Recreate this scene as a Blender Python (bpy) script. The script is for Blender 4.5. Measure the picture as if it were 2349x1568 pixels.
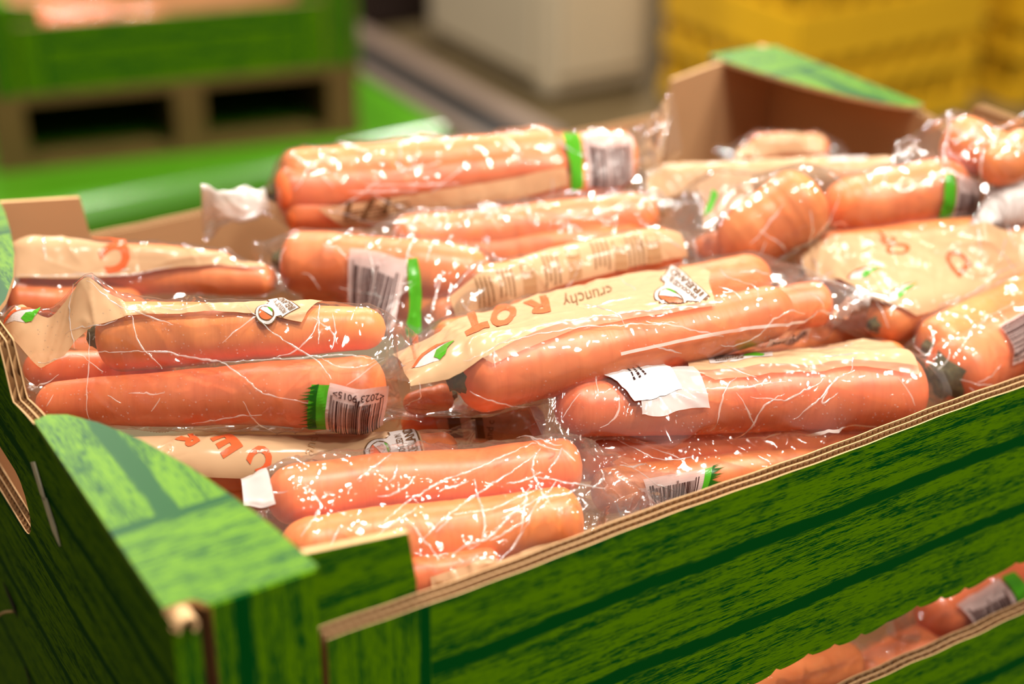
import bpy, bmesh, math
import numpy as np
from mathutils import Vector, Matrix

sc = bpy.context.scene
for o in list(bpy.data.objects):
    bpy.data.objects.remove(o)
C = sc.collection
Z0 = 0.75                      # height of the crate's corner tops above the shop floor

# ------------------------------------------------------------------ camera
F_PX = 3567.2
CAM = np.array([-0.12793, -0.41265, 0.32245])
RV = np.array([0.84764, -0.53047, 0.01052])
UV_ = np.array([0.23816, 0.39811, 0.88588])
FV = np.array([0.47412, 0.74840, -0.46379])
cam_data = bpy.data.cameras.new('camera')
cam = bpy.data.objects.new('camera', cam_data); C.objects.link(cam)
M = Matrix.Identity(4)
for i in range(3):
    M[i][0] = RV[i]; M[i][1] = UV_[i]; M[i][2] = -FV[i]; M[i][3] = CAM[i]
M[2][3] += Z0
cam.matrix_world = M
cam_data.sensor_width = 36.0
cam_data.lens = F_PX * 36 / 2349
cam_data.clip_start = 0.02
cam_data.dof.use_dof = True
cam_data.dof.focus_distance = 0.70
cam_data.dof.aperture_fstop = 3.6
sc.camera = cam

# ------------------------------------------------------------------ light
w = bpy.data.worlds.new('shop_ambience'); sc.world = w; w.use_nodes = True
w.node_tree.nodes['Background'].inputs[0].default_value = (1.0, 0.92, 0.81, 1)
w.node_tree.nodes['Background'].inputs[1].default_value = 0.22
def lamp(x, y, power, size=0.22, z=2.6, tgt=None, col=(1, 0.93, 0.83)):
    d = bpy.data.lights.new('ceiling_lamp', 'AREA'); d.shape = 'DISK'; d.size = size
    d.energy = power; d.color = col
    o = bpy.data.objects.new('ceiling_lamp', d); C.objects.link(o)
    o.location = (x, y, z)
    if tgt:
        v = Vector(tgt) - Vector((x, y, z)); o.rotation_euler = v.to_track_quat('-Z', 'Y').to_euler()
    return o
for (x, y, p) in [(0.1, 1.9, 20), (1.1, 1.7, 20), (2.0, 1.3, 17), (0.10, 0.0, 18), (0.95, -0.3, 18),
                  (1.4, -0.9, 16), (0.5, -1.1, 14), (2.4, 2.8, 36), (0.7, 3.2, 30)]:
    lamp(x, y, p, tgt=(x * .6 + .2, y * .7 + .1, 0.7))
sc.view_settings.view_transform = 'Standard'
sc.view_settings.look = 'None'
sc.view_settings.exposure = 0.60
sc.view_settings.gamma = 1.0
sc.view_settings.use_curve_mapping = False
sc.cycles.transparent_max_bounces = 32
sc.cycles.max_bounces = 10
sc.cycles.caustics_reflective = False
sc.cycles.caustics_refractive = False

# ------------------------------------------------------------------ helpers
def ray(px, py):
    return FV + RV * (px - 1174.5) / F_PX + UV_ * (784 - py) / F_PX
def at(px, py, z):             # pixel of the photo -> point at height z (0 = corner tops of the crate)
    d = ray(px, py); return CAM + d * ((z - CAM[2]) / d[2])
def aty(px, py, y):
    d = ray(px, py); return CAM + d * ((y - CAM[1]) / d[1])
def depth(P): return float((np.asarray(P) - CAM) @ FV)
def proj(P):
    d = np.asarray(P) - CAM; zz = d @ FV
    return np.stack([1174.5 + F_PX * (d @ RV) / zz, 784 - F_PX * (d @ UV_) / zz], -1)

def lin(r, g, b):
    f = lambda c: ((c / 255 + .055) / 1.055) ** 2.4 if c > 10 else c / 255 / 12.92
    return (f(r), f(g), f(b), 1)

def obj(name, verts, faces, mat=None, parent=None, loc=None, smooth=False, uvs=None, midx=None):
    """verts in crate space (z = 0 at corner tops) unless loc is given, then relative to loc"""
    me = bpy.data.meshes.new(name)
    v = np.asarray(verts, float).reshape(-1, 3)
    if loc is None:
        loc = np.zeros(3) if parent is not None else np.array([v[:, 0].mean(), v[:, 1].mean(), v[:, 2].min()])
        base = np.asarray(parent['_base']) if parent is not None and '_base' in parent else np.zeros(3)
        v = v - base - loc
        if parent is None: loc = loc + np.array([0, 0, Z0])
    me.from_pydata(v.tolist(), [], [list(map(int, f)) for f in faces])
    mats = mat if isinstance(mat, (list, tuple)) else [mat]
    for m in mats:
        if m: me.materials.append(m)
    if midx is not None: me.polygons.foreach_set('material_index', np.asarray(midx, np.int32))
    if smooth: me.polygons.foreach_set('use_smooth', np.ones(len(me.polygons), bool))
    if uvs is not None:
        l = me.uv_layers.new(name='UVMap')
        vi = np.empty(len(me.loops), np.int32); me.loops.foreach_get('vertex_index', vi)
        u = np.asarray(uvs, float)
        u = u[vi] if len(u) == len(v) else u
        l.data.foreach_set('uv', u.astype(np.float32).ravel())
    me.update()
    o = bpy.data.objects.new(name, me); C.objects.link(o)
    o.location = loc
    if parent is not None:
        o.parent = parent
        if '_base' in parent and '_root' in parent: pass
    return o

BASES = {}
def thing(name, base, label, cat, group=None, rotz=0):
    o = bpy.data.objects.new(name, None); C.objects.link(o)
    o.empty_display_size = .02
    o.location = (base[0], base[1], base[2] + Z0); o.rotation_euler[2] = rotz
    o['label'] = label; o['category'] = cat
    if group: o['group'] = group
    BASES[o.name] = np.array(base, float)
    return o
def part(name, verts, faces, mat, parent, **kw):
    """child mesh; verts in crate space"""
    p = parent
    while p.parent: p = p.parent
    b = BASES.get(p.name, np.zeros(3))
    o = obj(name, np.asarray(verts, float).reshape(-1, 3) - b, faces, mat, None, loc=np.zeros(3), **kw)
    o.parent = parent
    return o
def tag(o, label, cat, group=None, kind=None):
    o['label'] = label; o['category'] = cat
    if group: o['group'] = group
    if kind: o['kind'] = kind
    return o
def box(x0, x1, y0, y1, z0, z1):
    v = [(x, y, z) for z in (z0, z1) for y in (y0, y1) for x in (x0, x1)]
    f = [(0, 2, 3, 1), (4, 5, 7, 6), (0, 1, 5, 4), (2, 6, 7, 3), (0, 4, 6, 2), (1, 3, 7, 5)]
    return v, f
def join(*vf):
    V, Fc, n = [], [], 0
    for v, f in vf:
        V += [tuple(p) for p in v]; Fc += [tuple(i + n for i in q) for q in f]; n += len(v)
    return V, Fc
def rbox(x0, x1, y0, y1, z0, z1, b=.004):
    """box with bevelled vertical and horizontal edges"""
    bm = bmesh.new(); v, f = box(x0, x1, y0, y1, z0, z1)
    bv = [bm.verts.new(p) for p in v]
    for q in f: bm.faces.new([bv[i] for i in q])
    bmesh.ops.bevel(bm, geom=list(bm.edges), offset=b, segments=3, profile=.5, affect='EDGES')
    bm.verts.index_update()
    V = [tuple(p.co) for p in bm.verts]; Fc = [tuple(x.index for x in q.verts) for q in bm.faces]
    bm.free(); return V, Fc

RNG = np.random.RandomState(5)
_T = RNG.rand(256, 256)
def vnoise(x, y):
    x = np.asarray(x, float); y = np.asarray(y, float)
    xi = np.floor(x).astype(int); yi = np.floor(y).astype(int); fx = x - xi; fy = y - yi
    fx = fx * fx * (3 - 2 * fx); fy = fy * fy * (3 - 2 * fy)
    g = lambda a, b: _T[a % 256, b % 256]
    return ((g(xi, yi) * (1 - fx) + g(xi + 1, yi) * fx) * (1 - fy) + (g(xi, yi + 1) * (1 - fx) + g(xi + 1, yi + 1) * fx) * fy) * 2 - 1

# ------------------------------------------------------------------ materials
def newmat(name):
    m = bpy.data.materials.new(name); m.use_nodes = True
    nt = m.node_tree; return m, nt, nt.nodes['Principled BSDF'], nt.nodes['Material Output']
def N(nt, t, **kw):
    n = nt.nodes.new(t)
    for k, v in kw.items():
        if k.startswith('i_'): n.inputs[int(k[2:])].default_value = v
        else: setattr(n, k, v)
    return n
def plain(name, col, rough=.5, spec=.5, noise=0.0, nscale=40, coat=0, bump=0, bscale=200, sub=0):
    m, nt, b, out = newmat(name)
    b.inputs['Roughness'].default_value = rough; b.inputs['Specular IOR Level'].default_value = spec
    b.inputs['Coat Weight'].default_value = coat
    tc = N(nt, 'ShaderNodeTexCoord')
    nz = N(nt, 'ShaderNodeTexNoise'); nz.inputs['Scale'].default_value = nscale; nz.inputs['Detail'].default_value = 4
    nt.links.new(tc.outputs['Object'], nz.inputs['Vector'])
    mx = N(nt, 'ShaderNodeMix', data_type='RGBA')
    c = np.array(col[:3])
    mx.inputs['A'].default_value = (*np.clip(c * (1 - noise), 0, 1), 1); mx.inputs['B'].default_value = (*np.clip(c * (1 + noise), 0, 1), 1)
    nt.links.new(nz.outputs['Fac'], mx.inputs['Factor']); nt.links.new(mx.outputs['Result'], b.inputs['Base Color'])
    if bump:
        bz = N(nt, 'ShaderNodeTexNoise'); bz.inputs['Scale'].default_value = bscale
        nt.links.new(tc.outputs['Object'], bz.inputs['Vector'])
        bp = N(nt, 'ShaderNodeBump'); bp.inputs['Strength'].default_value = bump; bp.inputs['Distance'].default_value = .001
        nt.links.new(bz.outputs['Fac'], bp.inputs['Height']); nt.links.new(bp.outputs['Normal'], b.inputs['Normal'])
    return m

def crinkle(nt, strength, dist=.0012, sc1=26.0, sc2=85.0):
    tc = N(nt, 'ShaderNodeTexCoord')
    wz = N(nt, 'ShaderNodeTexNoise'); wz.inputs['Scale'].default_value = 25
    nt.links.new(tc.outputs['Object'], wz.inputs['Vector'])
    ad = N(nt, 'ShaderNodeVectorMath', operation='MULTIPLY_ADD'); ad.inputs[1].default_value = (.03, .03, .03)
    nt.links.new(wz.outputs['Color'], ad.inputs[0]); nt.links.new(tc.outputs['Object'], ad.inputs[2])
    v1 = N(nt, 'ShaderNodeTexVoronoi', feature='DISTANCE_TO_EDGE'); v1.inputs['Scale'].default_value = sc1
    v2 = N(nt, 'ShaderNodeTexNoise'); v2.inputs['Scale'].default_value = sc2; v2.inputs['Detail'].default_value = 1
    nt.links.new(ad.outputs[0], v1.inputs['Vector']); nt.links.new(tc.outputs['Object'], v2.inputs['Vector'])
    mr = N(nt, 'ShaderNodeMapRange'); mr.inputs['From Max'].default_value = .12; mr.inputs['To Min'].default_value = .55; mr.inputs['To Max'].default_value = 0
    nt.links.new(v1.outputs['Distance'], mr.inputs['Value'])
    sm = N(nt, 'ShaderNodeMath', operation='ADD'); nt.links.new(mr.outputs[0], sm.inputs[0]); nt.links.new(v2.outputs['Fac'], sm.inputs[1])
    bp = N(nt, 'ShaderNodeBump'); bp.inputs['Strength'].default_value = strength; bp.inputs['Distance'].default_value = dist
    nt.links.new(sm.outputs[0], bp.inputs['Height'])
    return bp

def film_mat(name, haze=.028, gloss=.55, bump=.40, rough=.06, hazecol=(1, .93, .88, 1)):
    m, nt, b, out = newmat(name); nt.nodes.remove(b)
    tr = N(nt, 'ShaderNodeBsdfTransparent'); tr.inputs[0].default_value = (.995, .995, .995, 1)
    gl = N(nt, 'ShaderNodeBsdfGlossy'); gl.inputs['Roughness'].default_value = rough
    di = N(nt, 'ShaderNodeBsdfDiffuse'); di.inputs[0].default_value = hazecol
    bp = crinkle(nt, bump)
    fr = N(nt, 'ShaderNodeFresnel'); fr.inputs['IOR'].default_value = 1.52
    nt.links.new(bp.outputs['Normal'], gl.inputs['Normal']); nt.links.new(bp.outputs['Normal'], fr.inputs['Normal'])
    g = N(nt, 'ShaderNodeMath', operation='MULTIPLY_ADD'); g.inputs[1].default_value = gloss; g.inputs[2].default_value = .012; g.use_clamp = True
    nt.links.new(fr.outputs[0], g.inputs[0])
    mn = N(nt, 'ShaderNodeMath', operation='MINIMUM'); mn.inputs[1].default_value = .45
    nt.links.new(g.outputs[0], mn.inputs[0])
    m1 = N(nt, 'ShaderNodeMixShader'); m1.inputs[0].default_value = haze
    nt.links.new(tr.outputs[0], m1.inputs[1]); nt.links.new(di.outputs[0], m1.inputs[2])
    m2 = N(nt, 'ShaderNodeMixShader'); nt.links.new(mn.outputs[0], m2.inputs[0])
    nt.links.new(m1.outputs[0], m2.inputs[1]); nt.links.new(gl.outputs[0], m2.inputs[2])
    nt.links.new(m2.outputs[0], out.inputs['Surface'])
    return m

def print_mat(name, col, opacity=.9, rough=.2, bump=.18):
    """ink printed on film: mostly opaque, glossy, lets a little of what is behind through"""
    m, nt, b, out = newmat(name); nt.nodes.remove(b)
    tr = N(nt, 'ShaderNodeBsdfTransparent')
    di = N(nt, 'ShaderNodeBsdfDiffuse'); di.inputs[0].default_value = col
    tl = N(nt, 'ShaderNodeBsdfTranslucent'); tl.inputs[0].default_value = col
    gl = N(nt, 'ShaderNodeBsdfGlossy'); gl.inputs['Roughness'].default_value = rough
    bp = crinkle(nt, bump)
    nt.links.new(bp.outputs['Normal'], gl.inputs['Normal'])
    a = N(nt, 'ShaderNodeMixShader'); a.inputs[0].default_value = .15
    nt.links.new(di.outputs[0], a.inputs[1]); nt.links.new(tl.outputs[0], a.inputs[2])
    m1 = N(nt, 'ShaderNodeMixShader'); m1.inputs[0].default_value = opacity
    nt.links.new(tr.outputs[0], m1.inputs[1]); nt.links.new(a.outputs[0], m1.inputs[2])
    fr = N(nt, 'ShaderNodeFresnel'); fr.inputs['IOR'].default_value = 1.45
    nt.links.new(bp.outputs['Normal'], fr.inputs['Normal'])
    fm = N(nt, 'ShaderNodeMath', operation='MULTIPLY'); fm.inputs[1].default_value = .6; nt.links.new(fr.outputs[0], fm.inputs[0])
    m2 = N(nt, 'ShaderNodeMixShader'); nt.links.new(fm.outputs[0], m2.inputs[0])
    nt.links.new(m1.outputs[0], m2.inputs[1]); nt.links.new(gl.outputs[0], m2.inputs[2])
    nt.links.new(m2.outputs[0], out.inputs['Surface'])
    return m

def carrot_mat():
    m, nt, b, out = newmat('carrot_skin')
    uv = N(nt, 'ShaderNodeUVMap'); oi = N(nt, 'ShaderNodeObjectInfo')
    tc = N(nt, 'ShaderNodeTexCoord')
    mp = N(nt, 'ShaderNodeMapping'); mp.inputs['Scale'].default_value = (34, 1.2, 1)
    nt.links.new(uv.outputs[0], mp.inputs[0])
    nz = N(nt, 'ShaderNodeTexNoise'); nz.inputs['Scale'].default_value = 1.6; nz.inputs['Detail'].default_value = 5
    nt.links.new(mp.outputs[0], nz.inputs['Vector'])
    n2 = N(nt, 'ShaderNodeTexNoise'); n2.inputs['Scale'].default_value = 45; n2.inputs['Detail'].default_value = 3
    nt.links.new(tc.outputs['Object'], n2.inputs['Vector'])
    cr = N(nt, 'ShaderNodeValToRGB'); e = cr.color_ramp.elements
    e[0].position = .3; e[0].color = (.84, .190, .048, 1); e[1].position = .75; e[1].color = (.93, .275, .082, 1)
    nt.links.new(n2.outputs['Fac'], cr.inputs[0])
    c2 = N(nt, 'ShaderNodeValToRGB'); e = c2.color_ramp.elements
    e[0].position = .36; e[0].color = (.80, .68, .6, 1); e[1].position = .46; e[1].color = (1, 1, 1, 1)
    nt.links.new(nz.outputs['Fac'], c2.inputs[0])
    mx = N(nt, 'ShaderNodeMix', data_type='RGBA', blend_type='MULTIPLY'); mx.inputs['Factor'].default_value = .22
    nt.links.new(cr.outputs[0], mx.inputs['A']); nt.links.new(c2.outputs[0], mx.inputs['B'])
    hs = N(nt, 'ShaderNodeHueSaturation')
    mr = N(nt, 'ShaderNodeMapRange'); mr.inputs['To Min'].default_value = .492; mr.inputs['To Max'].default_value = .508
    nt.links.new(oi.outputs['Random'], mr.inputs[0]); nt.links.new(mr.outputs[0], hs.inputs['Hue'])
    nt.links.new(mx.outputs['Result'], hs.inputs['Color'])
    nt.links.new(hs.outputs[0], b.inputs['Base Color'])
    b.inputs['Roughness'].default_value = .38
    b.inputs['Subsurface Weight'].default_value = .18; b.inputs['Subsurface Radius'].default_value = (.006, .002, .001); b.inputs['Subsurface Scale'].default_value = 1
    bp = N(nt, 'ShaderNodeBump'); bp.inputs['Strength'].default_value = .15; bp.inputs['Distance'].default_value = .001
    nt.links.new(nz.outputs['Fac'], bp.inputs['Height']); nt.links.new(bp.outputs['Normal'], b.inputs['Normal'])
    return m

def wood_print(name, bands, mid, dark, rough=.6, bandw=.0036, spec=.015):
    """green plank print; UV.x runs along the grain, UV.y across it, in metres"""
    m, nt, b, out = newmat(name)
    uv = N(nt, 'ShaderNodeUVMap'); sp = N(nt, 'ShaderNodeSeparateXYZ'); nt.links.new(uv.outputs[0], sp.inputs[0])
    def noise(sx, sy, det=2, rough_=.5):
        mp = N(nt, 'ShaderNodeMapping'); mp.inputs['Scale'].default_value = (sx, sy, 1); nt.links.new(uv.outputs[0], mp.inputs[0])
        n = N(nt, 'ShaderNodeTexNoise'); n.inputs['Scale'].default_value = 1; n.inputs['Detail'].default_value = det; n.inputs['Roughness'].default_value = rough_
        nt.links.new(mp.outputs[0], n.inputs['Vector']); return n.outputs['Fac']
    def math_(op, a, b_=None, c=None):
        n = N(nt, 'ShaderNodeMath', operation=op)
        for k, x in enumerate((a, b_, c)):
            if x is None: continue
            if isinstance(x, (int, float)): n.inputs[k].default_value = x
            else: nt.links.new(x, n.inputs[k])
        return n.outputs[0]
    fine = noise(120, 2300, 2, .6); broad = noise(22, 130, 3); streak = noise(7, 520, 2)
    s = math_('ADD', fine, math_('MULTIPLY', math_('SUBTRACT', broad, .5), .55))
    s = math_('ADD', s, math_('MULTIPLY', math_('SUBTRACT', streak, .5), .45))
    mr = N(nt, 'ShaderNodeMapRange'); mr.inputs['From Min'].default_value = .45; mr.inputs['From Max'].default_value = .485
    mr.inputs['To Min'].default_value = 1; mr.inputs['To Max'].default_value = 0; nt.links.new(s, mr.inputs[0])
    mask = mr.outputs[0]
    wob = math_('MULTIPLY', math_('SUBTRACT', noise(12, 2, 3), .5), .007)
    edge = math_('MULTIPLY', math_('SUBTRACT', noise(60, 900, 1), .5), .004)
    for c in bands:
        d = math_('ABSOLUTE', math_('SUBTRACT', math_('ADD', sp.outputs[1], wob), c))
        d = math_('ADD', d, edge)
        q = N(nt, 'ShaderNodeMapRange'); q.inputs['From Min'].default_value = bandw - .0006; q.inputs['From Max'].default_value = bandw + .0006
        q.inputs['To Min'].default_value = 1; q.inputs['To Max'].default_value = 0; nt.links.new(d, q.inputs[0])
        mask = math_('MAXIMUM', mask, q.outputs[0])
    mx = N(nt, 'ShaderNodeMix', data_type='RGBA'); mx.inputs['A'].default_value = mid; mx.inputs['B'].default_value = dark
    nt.links.new(mask, mx.inputs['Factor']); nt.links.new(mx.outputs['Result'], b.inputs['Base Color'])
    b.inputs['Roughness'].default_value = rough; b.inputs['Specular IOR Level'].default_value = spec
    return m

MID = (.090, .214, .001, 1); DARK = (.0010, .060, .007, 1)
FILM = film_mat('clear_film')
FILM_W = film_mat('crumpled_clear_film', haze=.05, gloss=.9, bump=.7)
CREAM = print_mat('cream_ink', (.61, .385, .215, 1), .95)
CREAM_T = print_mat('thin_cream_ink', (.62, .38, .23, 1), .5)
RED = print_mat('red_ink', (.74, .125, .04, 1), .97)
GREEN_D = print_mat('dark_grass_ink', (.012, .10, .006, 1), .97)
FOLD = film_mat('hazed_glint_fold', haze=.30, gloss=1.0, bump=.25, rough=.12)  # white haze mixed in paints the bright streaks along the folds
DEW = film_mat('dew_drop', haze=.06, gloss=1.0, bump=0.0, rough=.02)
BROWN = print_mat('brown_ink', (.16, .075, .03, 1), .95)
TANINK = print_mat('tan_ink', (.48, .27, .13, 1), .9)
LTBROWN = print_mat('faded_brown_ink', (.24, .13, .06, 1), .9)
FROST = print_mat('frosted_label_film', (.72, .66, .63, 1), .66)
DKINK = print_mat('dark_ink', (.035, .012, .012, 1), .97)
WHITE = print_mat('white_ink', (.70, .63, .60, 1), .93)
PINKW = print_mat('pale_pink_ink', (.72, .57, .54, 1), .72)
PAPER = plain('white_sticker_paper', (.66, .645, .63), .45)
GREEN = print_mat('leaf_green_ink', (.07, .36, .015, 1), .97)
CARROT = carrot_mat()
STEM = plain('dried_stem', (.085, .065, .016), .8, noise=.7, nscale=300, bump=.8)
TAN = plain('brown_cardboard', (.46, .26, .125), .8, .2, noise=.10, nscale=18)
TANEDGE = plain('cut_cardboard_edge', (.62, .385, .19), .85, .2, noise=.25, nscale=160)
TANDK = plain('inner_flute_paper', (.42, .23, .10), .85, .2, noise=.2, nscale=120)
SEAMW = film_mat('welded_film_seam', haze=.48, gloss=1, bump=1.0)
WALLP = wood_print('green_plank_print', (-.0655, -.1085, .0975), MID, DARK)
ENDP = wood_print('green_plank_print_end', (-.036, -.087, -.143, -.200), MID, DARK, bandw=.0028)
WALLL = wood_print('green_plank_print_low', (-.2145, -.252), MID, DARK)
POSTP = wood_print('green_upright_print', (.006, .024), MID, DARK)
FLAPP = wood_print('green_flap_print', (.0575,), MID, DARK, bandw=.005, spec=.1, rough=.42)
FLAPQ = wood_print('green_flap_print_long', (.0215,), MID, DARK, bandw=.0045, spec=.1, rough=.42)

# ------------------------------------------------------------------ cardboard crates
L_, W_ = .6, .4
def wall_mesh(us, segs, d0, d1, back=False):
    """liner sheet: columns at us with vertical segments; local coords (u, d, z); d0 = outer depth, d1 = inner depth"""
    V, Fc, mi, uv = [], [], [], []
    for a in range(len(us) - 1):
        for s0, s1 in zip(segs[a], segs[a + 1]):
            n = len(V)
            q = [(us[a], s0[0]), (us[a + 1], s1[0]), (us[a + 1], s1[1]), (us[a], s0[1])]
            for dd in (d0, d1):
                for u_, z_ in q: V.append((u_, dd, z_)); uv.append((u_, z_))
            Fc += [(n, n + 1, n + 2, n + 3), (n + 7, n + 6, n + 5, n + 4), (n + 3, n + 2, n + 6, n + 7), (n, n + 4, n + 5, n + 1)]
            mi += [0, 1, 2, 2]
    return V, Fc, mi, uv
def flute_mesh(u0, u1, segf, da, db, pitch):
    V, Fc = [], []
    us = np.arange(u0, u1, pitch / 8)
    mid, amp = (da + db) / 2, (db - da) / 2
    dd = mid + amp * np.sin(us * 2 * math.pi / pitch)
    for a in range(len(us) - 1):
        for s0, s1 in zip(segf(us[a]), segf(us[a + 1])):
            n = len(V)
            V += [(us[a], dd[a], s0[0]), (us[a + 1], dd[a + 1], s1[0]), (us[a + 1], dd[a + 1], s1[1] - .0004), (us[a], dd[a], s0[1] - .0004)]
            Fc.append((n, n + 1, n + 2, n + 3))
    return V, Fc
def place(V, fr):
    """local wall coords -> crate space. fr = (origin, u dir, inward dir)"""
    o, u, d = map(np.array, fr)
    V = np.asarray(V, float)
    return o + V[:, :1] * u + V[:, 1:2] * d + V[:, 2:3] * np.array([0, 0, 1.])

def make_wall(crate, name, us, segf, fr, mat, thick=.0066, pitch=.0055, layers=2, zone=False, dz=0):
    us = np.array(sorted(us)); segs = [segf(u) for u in us]
    fr = (np.array(fr[0]) + [0, 0, dz], fr[1], fr[2])
    V, Fc, mi, uv = wall_mesh(us, segs, 0, .0006)
    if zone: uv = [(z_, min(u_, L_ - u_)) if min(u_, L_ - u_) < .0987 else (u_, z_) for u_, z_ in uv]
    root = part(name, place(V, fr), Fc, [mat, TAN, TANEDGE], crate, uvs=uv, midx=mi)
    h = (thick - .0006) / layers
    for k in range(layers):
        V, Fc, mi, uv = wall_mesh(us, segs, .0006 + h * (k + 1) - .0005, .0006 + h * (k + 1))
        part('liner_sheet', place(V, fr), Fc, [TAN, TAN, TANEDGE], root, uvs=uv, midx=mi)
        V, Fc = flute_mesh(us[0], us[-1], segf, .0006 + h * k, .0006 + h * (k + 1) - .0005, pitch)
        o = part('corrugated_flute', place(V, fr), Fc, TANDK, root)
    return root

def brk(lst, u0, u1, step):
    s = set(np.round(np.arange(u0, u1 + 1e-9, step), 5)) | {u0, u1}
    for b in lst: s |= {b - 1e-4, b + 1e-4}
    return sorted(x for x in s if u0 <= x <= u1)
HL, HB, HW, HX = -.034, -.1445, -.1795, -.300      # rim, upper board bottom, window sill, crate bottom
def scallop(u):
    t = (u / .0175) % 1
    return HB + .0012 * math.sin(u * 90) + (.0016 if t < .12 else 0) - .001 * abs(math.sin(math.pi * t))
def seg_long(u):
    return [(scallop(u), HL + .0006 * math.sin(u * 37) + .00012 * math.sin(u * 211))]
HOLE = (.189, .300, -.0865, -.054)
def rim_end(u):
    if u < .186: return -.004 - .006 * max(0, (u - .145) / .041) ** 1.5
    if u < .197: 
        t = (u - .186) / .011; return -.010 + .024 * t * t * (3 - 2 * t)
    if u < .300: return .014
    if u < .308: return .014 - .018 * (u - .300) / .008
    return -.004
def seg_low(u):
    return [(HX, HW + .0007 * math.sin(u * 41) + .0004 * math.sin(u * 190))]
def seg_end_low(u):
    q = seg_end(u); return [(HB, q[0][1]), q[1]]
def seg_end(u):
    top = rim_end(u)
    a, b, z0, z1 = HOLE
    if a < u < b:
        c = (z0 + z1) / 2; hh = (z1 - z0) / 2; rr = hh
        e = max(a + rr - u, u - (b - rr), 0) / rr
        hh *= math.sqrt(max(0, 1 - e * e))
        return [(HX, c - hh), (c + hh, top)]
    c = (z0 + z1) / 2
    return [(HX, c), (c, top)]

def flap(crate, pts, name='corner_flap', dz=0, mirror=None, z=0.0):
    """pts: outline on the plane z (crate space xy)"""
    th = .0026; zt = z + dz; ysp = .0585
    P = [tuple(p) for p in pts]
    def clip(keep):
        out = []
        for a, b in zip(P, P[1:] + P[:1]):
            ka, kb = keep(a[1]), keep(b[1])
            if ka: out.append(a)
            if ka != kb:
                t = (ysp - a[1]) / (b[1] - a[1]); out.append((a[0] + t * (b[0] - a[0]), ysp))
        return out
    V, Fc, mi, uv = [], [], [], []
    for zone, keep in enumerate((lambda y: y < ysp, lambda y: y >= ysp)):
        q = clip(keep); n = len(q); o = len(V)
        rl = [mirror(x, y) for x, y in q]
        V += [(x, y, zt) for x, y in rl] + [(x, y, zt - th) for x, y in rl]
        uv += ([(x, y) for x, y in q] if zone == 0 else [(y, x) for x, y in q]) * 2
        a = sum(rl[i][0] * rl[(i + 1) % n][1] - rl[(i + 1) % n][0] * rl[i][1] for i in range(n))
        f = [tuple(range(n)), tuple(range(2 * n - 1, n - 1, -1))] + [(i, n + i, n + (i + 1) % n, (i + 1) % n) for i in range(n)]
        if a < 0: f = [tuple(reversed(k)) for k in f]
        Fc += [tuple(i + o for i in k) for k in f]; mt = 3 if zone else 0
        mi += [mt, 1] + [mt if (q[i][0] < .0005 and q[(i + 1) % n][0] < .0005) or (q[i][1] < .0005 and q[(i + 1) % n][1] < .0005) else 2 for i in range(n)]
    return part(name, V, Fc, [FLAPP, TAN, TANEDGE, FLAPQ], crate, uvs=uv, midx=mi)

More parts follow.
